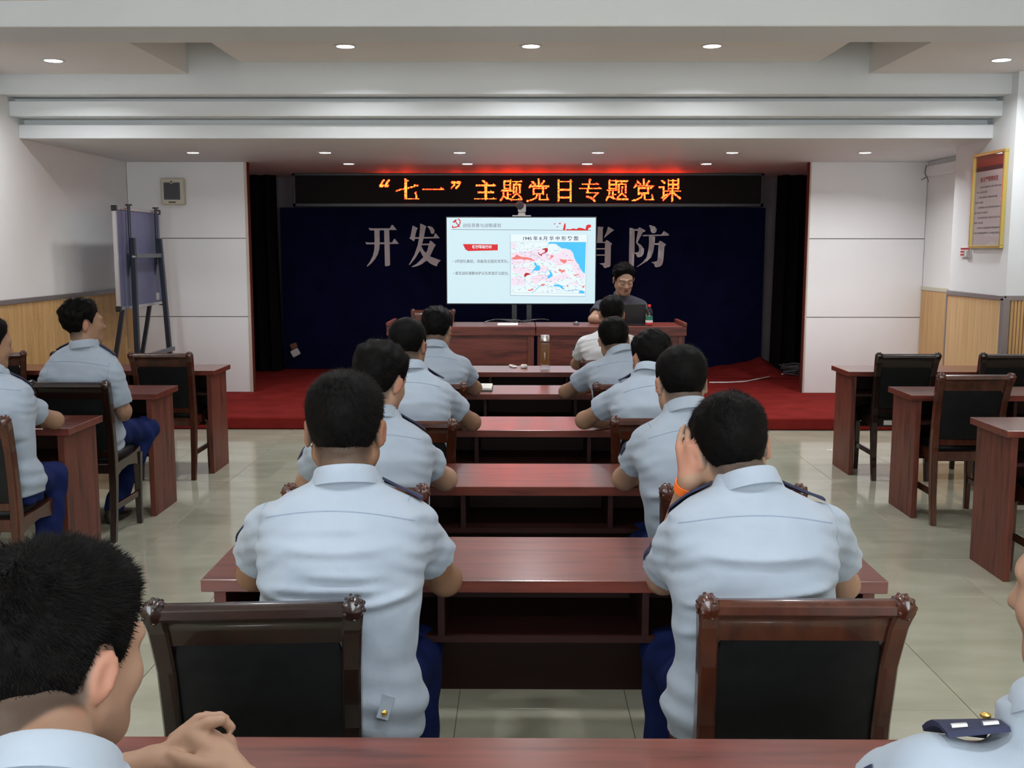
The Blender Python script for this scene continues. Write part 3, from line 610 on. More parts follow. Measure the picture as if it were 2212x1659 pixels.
ln = MB(); rs = random.Random(5)
for k, (ind, ext) in enumerate(((.10, 1), (.04, .35), (.08, .75), (.02, .2), (.08, 1), (.02, .4), (.08, .95), (.02, .25), (.08, 1), (.02, .95))):
    z = fz1 - .28 - k * .041; yy = fy1 - .03 - ind; end = fy0 + .03 + (1 - ext) * .45
    while yy > end:
        w = rs.uniform(.010, .013); hh = rs.uniform(.013, .016)
        for kk in range(3):
            zz = z + hh * (kk + rs.uniform(0, .3)) / 3.2; ln.box((-.0124, yy - w, zz), (-.012, yy - w * rs.uniform(0, .35), zz + .0024))
        xv = yy - w * rs.uniform(.2, .7); ln.box((-.0124, xv - .0012, z), (-.012, xv + .0012, z + hh)); yy -= w + rs.choice((.003, .003, .004, .012))
o = ln.build('poster_lines', M['ink'], ps); o['kind'] = 'stuff'
MB().add([(-.018, fy0 + .015, fz0 + .015), (-.018, fy1 - .015, fz0 + .015), (-.018, fy1 - .015, fz1 - .015), (-.018, fy0 + .015, fz1 - .015)], [(0, 3, 2, 1)]).build('glass', M['cover_glass'], fr_)
# switch box below it
sw = empty('switch_box', (PX, 8.93, 1.575)); tag(sw, 'small wall switch with red lettered labels beside the gold frame', 'switch')
MB().cbox((-.012, -.09, -.045), (0, .09, .045), .002).build('label_card', M['poster'], sw)
lb = MB()
for z in (.03, .005, -.02):
    for yy in np.arange(-.0, .085, .016): lb.box((-.0135, yy, z - .006), (-.012, yy + .012, z + .007))
for yy in np.arange(-.085, -.0, .016): lb.box((-.0135, yy, .024), (-.012, yy + .012, .038))
o = lb.build('red_lettering', M['ink_red'], sw); o['kind'] = 'stuff'
MB().cbox((-.026, -.088, -.044), (-.012, -.005, .018), .003).build('switch_plate', M['alu'], sw)
MB().cbox((-.032, -.06, -.036), (-.024, -.035, .010), .002).build('rocker', M['plastic_white'], sw)
# cable trunking at the top of the alcove
ct = empty('cable_trunking', (4.15, 9.25, 0)); tag(ct, 'white cable trunking with a loose wire high in the right alcove', 'trunking')
MB().cbox((-.05, 0, 2.33), (0, 1.55, 2.43), .004).build('channel', M['white_paint'], ct)
MB().tube([(-.06, 1.5, 2.44), (-.09, 1.45, 2.36), (-.08, 1.42, 2.32), (-.14, 1.40, 2.29)], .004, 6).build('wire', M['plastic_grey'], ct)
MB().tube([(-.08, 1.42, 2.32), (-.06, 1.42, 2.27)], .003, 6).build('wire', M['plastic_grey'], ct)
# ================================================================== FURNITURE
# ---- two-seat desks (origin: floor under the middle of the near edge; depth goes +Y)
DL, DD, DH = 1.79, .415, .745
def make_desk():
    e = empty('desk', (0, 0, 0)); h = DL / 2
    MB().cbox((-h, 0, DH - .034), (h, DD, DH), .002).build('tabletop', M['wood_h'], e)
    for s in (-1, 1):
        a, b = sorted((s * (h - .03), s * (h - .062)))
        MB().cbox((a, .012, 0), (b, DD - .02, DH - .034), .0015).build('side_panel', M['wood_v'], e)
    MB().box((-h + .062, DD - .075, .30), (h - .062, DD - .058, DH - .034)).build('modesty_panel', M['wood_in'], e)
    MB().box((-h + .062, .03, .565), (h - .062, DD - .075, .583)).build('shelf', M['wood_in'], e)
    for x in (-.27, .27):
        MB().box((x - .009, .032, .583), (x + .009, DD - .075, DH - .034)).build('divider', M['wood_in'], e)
    tag(e, 'x', 'desk', 'dark red wooden two-seat desks'); return e
CX = .063
ROWS = [7.27, 6.155, 4.905, 3.712, 2.632, 1.335]
d0 = make_desk(); d0.location = (CX, ROWS[0], 0)
d0['label'] = 'centre row desk nearest the stage, with the glass tea bottle on it'
for y, lb in zip(ROWS[1:], ('centre row desk with the white notebook lying on it, second from the stage', 'third centre row desk from the stage, between men in blue shirts',
                            'fourth centre row desk from the stage, reflecting pink light', 'large centre row desk behind the two empty-looking black chairs, fifth from the stage', 'nearest desk, its top cut by the bottom edge of the picture')):
    copy_thing(d0, (CX, y, 0), 0, lb)
XRD, XLD = 2.317 + DL / 2, -2.161 - DL / 2
for y, lb in zip((7.33, 6.125, 4.915), ('right side desk nearest the stage, in front of the white column', 'right side desk in the second row, beside the reddish brown chair', 'right side desk in the third row, at the right picture edge')):
    copy_thing(d0, (XRD, y, 0), 0, lb)
for y, lb in zip((7.33, 6.125, 4.92), ('left side desk nearest the stage, beside the whiteboard stand', 'left side desk in the second row, before the man facing right', 'left side desk in the third row, at the left picture edge')):
    copy_thing(d0, (XLD, y, 0), 0, lb)

# ---- wooden conference chairs with leather pads (origin: floor under the seat centre, facing +Y)
def make_chair(dark):
    wm = M['chair_dark'] if dark else M['chair_wood']
    e = empty('conference_chair', (0, 0, 0))
    for s in (-1, 1):
        path = [(s * .198, -.215, 0), (s * .198, -.19, .16), (s * .198, -.175, .34), (s * .198, -.172, .46), (s * .200, -.185, .60), (s * .203, -.208, .74), (s * .209, -.238, .84), (s * .213, -.256, .875)]
        p = MB().sweep(path, [.017, .019, .021, .022, .021, .021, .022, .023], [.019, .021, .026, .028, .025, .024, .026, .026]).build('rear_post', wm, e)
        m = MB(); m.lathe([(.004, -.034), (.016, -.030), (.0245, -.014), (.026, .006), (.021, .022), (.004, .028)], (0, 0, 0), 14, 0, Matrix.Translation((s * .213, -.262, .878)) @ Matrix.Rotation(PI / 2, 4, 'X'))
        for k in range(26):
            a = k * 2.39996; zz = -.026 + .050 * k / 25; r = .0245 * math.sqrt(max(.05, 1 - (zz / .033) ** 2))
            c = Matrix.Translation((s * .213, -.262, .878)) @ Matrix.Rotation(PI / 2, 4, 'X') @ Vector((r * math.cos(a), r * math.sin(a), zz))
            m.lathe([(.0045, -.003), (.0052, 0), (.0035, .0035), (.0005, .0045)], (0, 0, 0), 6, 0, Matrix.Translation(c) @ (c - Vector((s * .213, -.262, .878))).to_track_quat('Z', 'Y').to_matrix().to_4x4())
        m.build('finial', wm, p, True)
        MB().sweep([(s * .195, .195, 0), (s * .195, .192, .15), (s * .195, .200, .33), (s * .195, .205, .425)], [.016, .018, .021, .023], [.016, .018, .021, .024]).build('front_leg', wm, e)
        m = MB(); R = []
        for y, z0, z1 in ((-.165, .345, .425), (-.08, .375, .43), (.02, .385, .432), (.12, .372, .44), (.19, .35, .455), (.215, .40, .46)):
            R.append([(s * .182, y, z0), (s * .208, y, z0), (s * .208, y, z1), (s * .182, y, z1)])
        m.rings(R).build('seat_rail', wm, e)
        MB().cbox((s * .195 - .010, -.18, .165), (s * .195 + .010, .185, .20), .003).build('stretcher', wm, e)
    MB().cbox((-.185, .17, .375), (.185, .205, .43), .004).build('front_rail', wm, e)
    MB().cbox((-.185, -.185, .375), (.185, -.155, .43), .004).build('back_rail', wm, e)
    # padded seat
    R = []
    for k, (i, z) in enumerate(((.010, .425), (0, .435), (0, .462), (.012, .475), (.05, .483), (.14, .487))):
        x, y0, y1 = .183 - i, -.155 + i, .215 - i; c = .03
        R.append([(x, y0 + c, z), (x, y1 - c, z), (x - c, y1, z), (-x + c, y1, z), (-x, y1 - c, z), (-x, y0 + c, z), (-x + c, y0, z), (x - c, y0, z)])
    MB().rings(R).build('seat', M['leather'], e, True)
    # backrest pad between the posts
    def by(z): return float(np.interp(z, [.46, .60, .74, .84, .90], [-.172, -.185, -.208, -.238, -.262]))
    R = []
    zs = np.linspace(.505, .798, 8)
    for k, z in enumerate(zs):
        e_ = .012 if k in (0, 7) else 0; t = .012 if k in (0, 7) else .020; y = by(z)
        ring = [(x, y + t * (1 - (abs(x) / .19) ** 6 * .5), z) for x in np.linspace(-.186 + e_, .186 - e_, 7)] + [(x, y - t * (1 - (abs(x) / .19) ** 6 * .5), z) for x in np.linspace(.186 - e_, -.186 + e_, 7)]
        R.append(ring)
    MB().rings(R).build('backrest', M['leather'], e, True)
    R = []
    for z, t in ((.80, .013), (.83, .014), (.858, .016)): y = by(z); R.append((y, z, t))
    m = MB(); ring = []
    prof = [(by(.80) - .012, .797), (by(.83) - .014, .83), (by(.855) - .017, .853), (-.285, .868), (-.283, .884), (-.268, .893), (-.250, .892), (-.238, .880), (by(.855) + .016, .855), (by(.83) + .014, .83), (by(.80) + .012, .797)]
    m.rings([[(x, y, z) for y, z in prof] for x in (-.200, -.1, 0, .1, .200)]).build('top_rail', wm, e, True)
    MB().cbox((-.185, by(.48) - .012, .468), (.185, by(.48) + .012, .505), .003).build('lower_rail', wm, e)
    e.scale = (.93, 1, 1)
    tag(e, 'x', 'chair', 'wooden conference chairs with black leather pads'); return e
ch_d, ch_w = make_chair(True), make_chair(False)
_first = {True: True, False: True}
def chair(x, ytop, rz, label, dark=True, z=0):
    y = ytop + .26 * math.cos(rz); xx = x - .26 * math.sin(rz); src = ch_d if dark else ch_w
    if _first[dark]:
        _first[dark] = False; src.location = (xx, y, z); src.rotation_euler = (0, 0, rz); src['label'] = label; return src
    return copy_thing(src, (xx, y, z), rz, label)
chair(-.535, 2.03, .07, 'large dark chair back in the left foreground behind the hands on the desk')
chair(.583, 2.06, 0, 'reddish brown chair back in the right foreground with a shiny top rail', False)
chair(-.490, 3.06, 0, 'chair of the fourth-row man on the left, its right post beside his elbow', False)
chair(.640, 3.07, 0, 'chair behind the orange watch strap, of the fourth-row man on the right', False)
chair(-.478, 4.28, 0, 'chair of the third-row man on the left, its beaded post tip showing', False)
chair(.600, 4.36, 0, 'chair of the third-row man on the right', False)
chair(-.497, 5.48, 0, 'chair of the second-row man on the left, beside the notebook', False)
chair(.605, 5.48, 0, 'chair of the second-row man on the right', False)
chair(.600, 6.70, 0, 'chair of the man in white at the first centre desk', False)
chair(-.66, .72, -.12, 'chair of the near man with clasped hands, below the picture', True)
chair(.72, .70, 0, 'chair of the near man at the bottom right corner, below the picture', True)
chair(2.652, 7.12, 0, 'black empty chair at the right desk nearest the stage, with a white sticker')
chair(3.36, 7.12, 0, 'black empty chair cut by the right picture edge in the first right row')
chair(2.600, 5.93, 0, 'reddish brown empty chair at the second right desk', False)
chair(2.640, 4.66, 0, 'chair at the third right desk, only a leg and seat corner showing', False)
chair(-2.457, 7.09, 0, 'reddish empty chair at the left desk nearest the stage', False)
chair(-3.00, 7.12, 0, 'empty chair behind the shoulders of the man facing right', False)
chair(-3.62, 7.10, .35, 'empty chair turned sideways at the left picture edge', False)
chair(-2.415, 5.53, 0, 'dark chair occupied by the man facing right at the left desks')
chair(-2.375, 4.34, 0, 'brown chair of the man cut by the left picture edge', False)
p = at(938, 668, 10.45)
chair(p.x, 10.30, PI, 'red wooden chair behind the left half of the stage table', False, ZS)
# sticker on the first right chair
stk = MB().box((-.030, -.001, -.016), (.030, 0, .016)).build('sticker', M['label_white'], None)
stk.parent = [o for o in COL.objects if o.get('label', '').startswith('black empty chair at the right desk')][0]; stk.location = (-.10, -.186, .405)

# ---- stage table (two red-brown desks joined)
PYN = 9.55
zt = at(1157, 705, PYN).z
for xa, xb, lb, s in ((835, 1156.5, 'left half of the red wooden table on the stage', -1), (1158, 1483, 'right half of the red wooden table on the stage, with the laptop', 1)):
    x0, x1 = at(xa, 705, PYN).x, at(xb, 705, PYN).x; h = (x1 - x0) / 2
    e = empty('stage_table', ((x0 + x1) / 2, PYN, ZS)); H = zt - ZS
    MB().cbox((-h, 0, H - .045), (h, .56, H), .003).build('tabletop', M['wood_podium'], e)
    MB().cbox((-h, -.016, H - .085), (h, .012, H - .002), .003).build('front_apron', M['wood_podium'], e)
    a, b = (-h - .004, -h + .03) if s < 0 else (h - .03, h + .004)
    MB().cbox((a, -.016, H), (b, .56, H + .035), .004).build('end_rim', M['wood_podium'], e)
    MB().cbox((-h + .03, .018, .10), (h - .03, .038, H - .085), .002).build('front_panel', M['wood_podium'], e)
    for sx in (-1, 1):
        q = sorted((sx * (h - .012), sx * (h - .07))); MB().cbox((q[0], .002, 0), (q[1], .05, H - .085), .003).build('front_stile', M['wood_v'], e)
        q = sorted((sx * (h - .012), sx * (h - .04))); MB().cbox((q[0], .05, 0), (q[1], .54, H - .045), .003).build('side_panel', M['wood_v'], e)
    MB().cbox((-h + .03, .004, .02), (h - .03, .03, .10), .003).build('bottom_rail', M['wood_podium'], e)
    tag(e, lb, 'table', 'joined stage tables')

# ---- things on the stage table
p = at(1371, 704, PYN + .14)
lap = empty('laptop', (p.x, PYN + .16, zt)); tag(lap, 'black laptop seen from behind, open before the speaker', 'laptop')
MB().cbox((-.10, .0, .002), (.10, .19, .016), .003).build('base', M['plastic_black'], lap)
MB().cbox((-.10, -.006, 0), (.10, .002, .19), .003, 0, Matrix.Translation((0, 0, .012)) @ Matrix.Rotation(math.radians(12), 4, 'X') @ Matrix.Rotation(0, 4, 'Z')).build('lid', M['plastic_black'], lap)
p = at(1402, 704, PYN + .10)
bt = empty('water_bottle', (p.x, PYN + .10, zt)); tag(bt, 'small plastic water bottle with red cap on the stage table', 'bottle')
MB().lathe([(.001, .002), (.030, .002), (.033, .012), (.033, .10), (.032, .105), (.033, .11), (.032, .13), (.022, .155), (.013, .168), (.012, .178)], n=20).build('body', M['water'], bt, True)
MB().lathe([(.0338, .014), (.0338, .030)], n=20).build('label_band', M['cap_red'], bt)
MB().lathe([(.0338, .030), (.0338, .052)], n=20).build('label_band', M['label_white'], bt)
MB().lathe([(.0338, .052), (.0338, .088)], n=20).build('label_band', M['label_green'], bt)
MB().lathe([(.015, .174), (.015, .192), (.013, .196), (.001, .196)], n=16).build('cap', M['cap_red'], bt, True)
p = at(1098, 704, PYN + .2)
tag(MB().box((p.x - .10, PYN + .10, zt), (p.x + .09, PYN + .36, zt + .006)).build('paper_sheet', M['paper']), 'white paper lying on the stage table below the television', 'paper')
p = at(1245, 704, PYN + .2)
ms = empty('computer_mouse', (p.x, PYN + .22, zt)); tag(ms, 'small grey computer mouse on the stage table', 'mouse')
MB().lathe([(.028, 0), (.03, .01), (.024, .022), (.012, .028), (.001, .03)], n=16).build('shell', M['plastic_grey'], ms, True)
MB().lathe([(.006, -.003), (.006, .003)], n=10, M_=Matrix.Translation((0, -.012, .028)) @ Matrix.Rotation(PI / 2, 4, 'Y')).build('scroll_wheel', M['alu'], ms)
cb = MB(); rs = random.Random(2)
for k in range(9):
    x0 = at(1080 + k * 9, 697, 9.95).x; cb.tube([(x0 + rs.uniform(-.25, .25), 9.9 + rs.uniform(-.03, .1), zt + .008 + .02 * math.sin(t * 3 + k) ** 2 + (0.012 * (k % 3))) if False else (x0 - .15 + .3 * t / 7, 9.92 + .04 * math.sin(t + k), zt + .01 + .03 * abs(math.sin(t * .45 + k * .3))) for t in range(8)], .006, 5)
tag(cb.build('cable_heap', M['plastic_black']), 'heap of black cables on the stage table under the television', 'cable', kind='stuff')

# ---- things on the centre desks
Z0 = DH
p = atz(1177, 797, Z0)
tb = empty('tea_bottle', (p.x, p.y + .03, Z0)); tag(tb, 'tall glass tea bottle with silver lid on the first centre desk', 'bottle')
MB().lathe([(.001, .001), (.033, .001), (.034, .006), (.034, .185), (.030, .192), (.030, .205), (.028, .205), (.028, .190), (.0315, .183), (.0315, .022), (.001, .020)], n=28).build('glass_wall', M['glass'], tb, True)
MB().lathe([(.001, .026), (.029, .026), (.030, .180), (.001, .180)], n=28).build('tea', M['tea'], tb, True)
lf = MB(); rs = random.Random(8)
for k in range(60):
    a, r, z = rs.uniform(0, 6.28), rs.uniform(.004, .024), rs.uniform(.045, .165); c = Vector((r * math.cos(a), r * math.sin(a), z)); d = Vector((rs.uniform(-.004, .004), rs.uniform(-.004, .004), rs.uniform(.008, .02)))
    lf.tube([c, c + d * .5 + Vector((.002, 0, 0)), c + d], [.001, .003, .0008], 5)
o = lf.build('tea_leaves', M['tea_leaf'], tb); o['kind'] = 'stuff'
MB().lathe([(.031, .196), (.034, .198), (.034, .236), (.031, .242), (.001, .242)], n=28).build('lid', M['chrome'], tb, True)
p = atz(1108, 793, Z0)
rm = empty('remote_control', (p.x, p.y, Z0), .25); tag(rm, 'small white remote lying on the first centre desk', 'remote')
MB().cbox((-.018, -.055, 0), (.018, .055, .014), .004).build('body', M['plastic_white'], rm)
for k in range(3): MB().box((-.010, -.03 + k * .022, .014), (.010, -.02 + k * .022, .0155)).build('button', M['plastic_grey'], rm)
p = atz(1132, 795, Z0)
dsh = empty('cup_lid', (p.x, p.y, Z0)); tag(dsh, 'small round white lid with a knob on the first centre desk', 'lid')
MB().lathe([(.020, 0), (.026, .004), (.026, .016), (.022, .024), (.001, .026)], n=20).build('disc', M['plastic_white'], dsh, True)
for k in range(3): MB().lathe([(.004, .024), (.004, .0285), (.001, .029)], (.012 * math.cos(k * 2.1), .012 * math.sin(k * 2.1), 0), 8).build('knob', M['plastic_cream'], dsh)
def notebook(px, py, rz, label, w=.085, d=.12):
    p = atz(px, py, Z0); e = empty('notebook', (p.x, p.y, Z0), rz)
    MB().cbox((-w, -d, 0), (w, d, .005), .001).build('cover', M['plastic_black'], e)
    MB().cbox((-w + .004, -d + .004, .005), (w - .004, d - .004, .020), .002).build('pages', M['paper'], e)
    tag(e, label, 'notebook', 'notebooks on the desks')
notebook(1036, 840, 0, 'white page notebook with black cover beside the second-row man on the left', .082, .115)
notebook(1275, 841, -.2, 'notebook under the arm of the second-row man on the right', .08, .10)

# ---- whiteboard on an A-frame stand, its back turned to the room
wb = empty('whiteboard_stand', (-3.5, 9.95, ZS)); tag(wb, 'blue-grey back of a whiteboard on a black steel stand by the left wall', 'whiteboard')
ox, oy, oz = -3.5, 9.95, ZS
BX, Y0, Y1, Z0b, Z1b = -3.60, 9.37, 10.50, 1.065, 1.96
def L(x, y, z): return (x - ox, y - oy, z - oz)
MB().box(L(BX - .012, Y0, Z0b), L(BX + .008, Y1, Z1b)).build('board', M['board_back'], wb)
fm = MB()
for a, b in (((Y0, Z0b - .012), (Y1, Z0b + .014)), ((Y0, Z1b - .014), (Y1, Z1b + .012)), ((Y0 - .012, Z0b), (Y0 + .014, Z1b)), ((Y1 - .014, Z0b), (Y1 + .012, Z1b))):
    fm.cbox(L(BX - .02, a[0], a[1]), L(BX + .016, b[0], b[1]), .002)
fm.build('frame', M['alu'], wb)
for yy in (Y0, Y1):
    for zz in (Z0b, Z1b): MB().cbox(L(BX - .024, yy - .025, zz - .025), L(BX + .02, yy + .025, zz + .025), .006).build('corner_cap', M['plastic_black'], wb)
for py, pxt, pxm, pxb in ((9.62, 281, 287, 297), (10.33, 340, 346, 367)):
    t_, m_, b_ = at(pxt, 455 if py < 10 else 463, py), at(pxm, 500, py), at(pxb, 765, py)
    up = [Vector((BX + .035, py, Z1b + .03)), Vector((BX + .035, py, 1.45))]
    k = empty; MB().tube([L(*v) for v in up], .014, 8).build('upper_post', M['steel_blue'], wb)
    MB().lathe([(.030, 0), (.030, .012), (.008, .014)], L(BX + .035, py, Z1b + .03), 14).build('clamp_knob', M['plastic_black'], wb)
    xb = b_.x; zb_ = b_.z; sl_ = (xb - (BX + .06)) / (1.70 - zb_); x_floor = BX + .06 + sl_ * (1.70 - ZS)
    MB().sweep([L(BX + .06, py, 1.70), L((BX + .06 + x_floor) / 2, py, (1.7 + ZS) / 2), L(x_floor, py, ZS)], .022, .028).build('front_leg', M['steel_blue'], wb)
    MB().sweep([L(BX + .03, py, 1.55), L(BX - .10, py, .85), L(BX - .25, py, ZS)], .018, .022).build('rear_leg', M['steel_blue'], wb)
    MB().lathe([(.012, -.03), (.012, .03)], (0, 0, 0), 10, 0, Matrix.Translation(L(BX + .07, py - .01, 1.53)) @ Matrix.Rotation(PI / 2, 4, 'X')).build('bolt', M['chrome'], wb)
MB().cbox(L(BX + .055, 9.64, 1.515), L(BX + .085, 10.31, 1.555), .003).build('cross_bar', M['bar_grey'], wb)
MB().cbox(L(BX + .15, 9.64, .60), L(BX + .18, 10.31, .64), .003).build('cross_bar', M['bar_grey'], wb)
MB().box(L(BX + .008, 10.33, 1.10), L(BX + .012, 10.40, 1.17)).build('sticker', M['label_white'], wb)
MB().tube([L(BX + .02, 9.48, Z1b), L(BX + .02, 9.49, 1.5), L(BX + .02, 9.50, .7)], .003, 5).build('cord', M['plastic_grey'], wb)

# ---- power socket hanging on the backdrop, cables, rumpled carpet
p = at(638, 762, 12.93)
ps_ = empty('power_socket', (p.x, 12.94, p.z)); tag(ps_, 'white power socket with a brown plug hanging at the left of the backdrop', 'socket')
MB().cbox((-.05, -.04, -.045), (.05, .035, .045), .01, 0, Matrix.Rotation(-.5, 4, 'Y')).build('body', M['plastic_white'], ps_)
MB().cbox((-.035, -.045, .05), (.05, .02, .12), .012, 0, Matrix.Rotation(-.3, 4, 'Y')).build('plug', M['brown_card'], ps_)
MB().tube([(-.04, 0, -.03), (-.14, -.02, -.12), (-.26, -.06, -.24), (-.38, -.12, ZS + .012 - p.z)], .008, 6).build('cord', M['plastic_black'], ps_)
rs = random.Random(11); cb = MB(); c0 = atz(1712, 812, ZS)
for k in range(10):
    a0 = rs.uniform(0, 6.28); r0 = rs.uniform(.05, .16)
    cb.tube([(c0.x + .02 + r0 * 1.1 * math.cos(a0 + t * .7), c0.y + .05 + r0 * math.sin(a0 + t * .7), ZS + .01 + .012 * k + .02 * abs(math.sin(t))) for t in range(9)], .006, 5)
tag(cb.build('cable_coil', M['plastic_grey']), 'tangle of grey cables on the stage beside the right white column', 'cable', kind='stuff')
# rumpled carpet heap
def heap_h(u, v):
    if not (0 <= u <= 1 and 0 <= v <= 1): return 0.0
    ridge = float(np.interp(u, [0, .18, .55, .735, .85, .95, 1], [0, .045, .10, .17, .11, .03, 0]))
    return max(0.0, ridge * (v ** 1.1) * (1 if v < .97 else .9) + .006 * math.sin(u * 25 + v * 8) * v * (1 - abs(2 * u - 1)))
c = atz(1640, 800, ZS); g = MB(); NX, NY = 40, 24; X0, X1, YA, YBk = c.x - .72, c.x + .26, 12.05, 12.96
V = []
for i in range(NX + 1):
    for j in range(NY + 1):
        u, v = i / NX, j / NY; x = X0 + (X1 - X0) * u; y = YA + (YBk - YA) * v
        V.append((x, y, ZS + .004 + heap_h(u, v)))
g.add(V, [(i * (NY + 1) + j, (i + 1) * (NY + 1) + j, (i + 1) * (NY + 1) + j + 1, i * (NY + 1) + j + 1) for i in range(NX) for j in range(NY)])
g.add([(X0, YA, ZS), (X1, YA, ZS), (X1, YBk, ZS), (X0, YBk, ZS)], [(0, 1, 2, 3)])
tag(g.build('carpet_heap', M['carpet'], None, True), 'rumpled end of red carpet pushed up against the backdrop', 'carpet')
cp = []
for t in range(25):
    px = 1532 + 160 * t / 24; py = float(np.interp(px, [1532, 1570, 1610, 1650, 1692], [826, 826, 824, 816, 808])); q = atz(px, py, ZS)
    for _ in range(4):
        z = ZS + .012 + heap_h((q.x - X0) / (X1 - X0), (q.y - YA) / (YBk - YA)); q = atz(px, py, z)
    cp.append(tuple(q))
tag(MB().tube(cp, .007, 6).build('floor_cable', M['plastic_white']), 'thin white cable running across the red carpet at the right', 'cable')
# ================================================================== PEOPLE
def A(v): return np.array([v[0], v[1], v[2]], dtype=np.float32)
class Field:                                   # a signed distance field sampled on a grid
    def __init__(s, lo, hi, vox):
        s.lo = np.array(lo, np.float32); s.vox = vox; s.n = np.ceil((np.array(hi) - s.lo) / vox).astype(int) + 1
        s.D = np.full(tuple(s.n), .5, np.float32)
    def sub(s, lo, hi, pad):
        a = np.clip(np.floor((np.array(lo) - pad - s.lo) / s.vox).astype(int), 0, s.n); b = np.clip(np.ceil((np.array(hi) + pad - s.lo) / s.vox).astype(int) + 1, 0, s.n)
        if np.any(b <= a): return None, None
        sl = tuple(slice(i, j) for i, j in zip(a, b))
        ax = [s.lo[k] + s.vox * np.arange(a[k], b[k], dtype=np.float32) for k in range(3)]
        return sl, np.stack(np.meshgrid(*ax, indexing='ij'), -1)
    def put(s, fn, lo, hi, k=.02, mode='u', pad=None):
        sl, P = s.sub(lo, hi, (k + 3 * s.vox) if pad is None else pad)
        if sl is None: return
        d = fn(P).astype(np.float32); D = s.D[sl]
        if mode == 'u':
            h = np.maximum(k - np.abs(D - d), 0) / k; s.D[sl] = np.minimum(D, d) - h * h * k * .25
        elif mode == 's':
            d = -d; h = np.maximum(k - np.abs(D - d), 0) / k; s.D[sl] = np.maximum(D, d) + h * h * k * .25
        elif mode == 'a': s.D[sl] = D + d
    def cone(s, a, b, ra, rb, k=.02, mode='u'):
        a, b = A(a), A(b); r = max(ra, rb); ba = b - a; L2 = float(ba @ ba) + 1e-9
        def fn(P):
            t = np.clip(((P - a) @ ba) / L2, 0, 1); return np.linalg.norm(P - a - t[..., None] * ba, axis=-1) - (ra + (rb - ra) * t)
        s.put(fn, np.minimum(a, b) - r, np.maximum(a, b) + r, k, mode)
    def ell(s, c, R, rad, k=.02, mode='u'):    # ellipsoid, R = 3x3 local-to-world
        c = A(c); R = np.array(R, np.float32); rad = np.array(rad, np.float32); m = float(rad.max())
        def fn(P):
            q = (P - c) @ R; k0 = np.linalg.norm(q / rad, axis=-1); k1 = np.linalg.norm(q / rad ** 2, axis=-1) + 1e-6; return k0 * (k0 - 1) / k1
        s.put(fn, c - m, c + m, k, mode)
    def mesh(s):
        D = s.D; S = D < 0; c = np.zeros(tuple(np.array(D.shape) - 1), np.int8)
        off = [(i, j, k) for i in (0, 1) for j in (0, 1) for k in (0, 1)]
        def sh_(X, o): return X[o[0]:X.shape[0] - 1 + o[0], o[1]:X.shape[1] - 1 + o[1], o[2]:X.shape[2] - 1 + o[2]]
        for o in off: c += sh_(S, o)
        m = (c > 0) & (c < 8); ids = np.full(m.shape, -1, np.int64); cells = np.argwhere(m); ids[m] = np.arange(len(cells))
        vals = np.stack([sh_(D, o)[m] for o in off], 1); acc = np.zeros((len(cells), 3), np.float64); cnt = np.zeros(len(cells))
        for i in range(8):
            for j in range(i + 1, 8):
                if sum(abs(x - y) for x, y in zip(off[i], off[j])) != 1: continue
                va, vb = vals[:, i], vals[:, j]; x = (va < 0) != (vb < 0); t = va[x] / (va[x] - vb[x])
                acc[x] += np.array(off[i]) + t[:, None] * (np.array(off[j]) - np.array(off[i])); cnt[x] += 1
        V = s.lo + s.vox * (cells + acc / cnt[:, None]); Fc = []
        for ax in range(3):
            u, w = [k for k in range(3) if k != ax]
            a = np.moveaxis(S, ax, 0); x = a[:-1] != a[1:]; x = np.moveaxis(x, 0, ax); e = np.argwhere(x)
            ok = (e[:, u] > 0) & (e[:, w] > 0) & (e[:, u] < D.shape[u] - 1) & (e[:, w] < D.shape[w] - 1); e = e[ok]
            def cid(du, dw): q = e.copy(); q[:, u] -= du; q[:, w] -= dw; return ids[q[:, 0], q[:, 1], q[:, 2]]
            Q = np.stack([cid(1, 1), cid(0, 1), cid(0, 0), cid(1, 0)], 1); inside = S[e[:, 0], e[:, 1], e[:, 2]]
            flip = inside if ax != 1 else ~inside
            Q[~flip] = Q[~flip][:, ::-1]; Fc.append(Q)
        return V, np.concatenate(Fc)
def smooth_mesh(V, Fq, it=1, lam=.5):
    E = np.concatenate([Fq[:, [0, 1]], Fq[:, [1, 2]], Fq[:, [2, 3]], Fq[:, [3, 0]]])
    for _ in range(it):
        acc = np.zeros_like(V); n = np.zeros(len(V)); np.add.at(acc, E[:, 0], V[E[:, 1]]); np.add.at(acc, E[:, 1], V[E[:, 0]]); np.add.at(n, E[:, 0], 1); np.add.at(n, E[:, 1], 1)
        V = V + lam * (acc / np.maximum(n, 1)[:, None] - V)
    return V
def np_mesh(name, V, Fc, m, parent, off, it=1):
    V = smooth_mesh(V, Fc, it) if it else V
    a, b, c, d = (V[Fc[:, i]] for i in range(4)); vol = np.einsum('ij,ij->i', a, np.cross(b, c)).sum() + np.einsum('ij,ij->i', a, np.cross(c, d)).sum()
    if vol < 0: Fc = Fc[:, ::-1]
    me = bpy.data.meshes.new(name); me.from_pydata((V - off).tolist(), [], Fc.tolist()); me.materials.append(m)
    me.polygons.foreach_set('use_smooth', [True] * len(me.polygons)); me.update()
    return link(name, me, parent), V
def rot(yaw, pitch, roll):                     # head/hand orientation, degrees: columns right, forward, up
    return np.array((Matrix.Rotation(math.radians(yaw), 3, 'Z') @ Matrix.Rotation(math.radians(pitch), 3, 'X') @ Matrix.Rotation(math.radians(roll), 3, 'Y')), np.float32)
def sst(a, b, x): t = np.clip((x - a) / (b - a), 0, 1); return t * t * (3 - 2 * t)

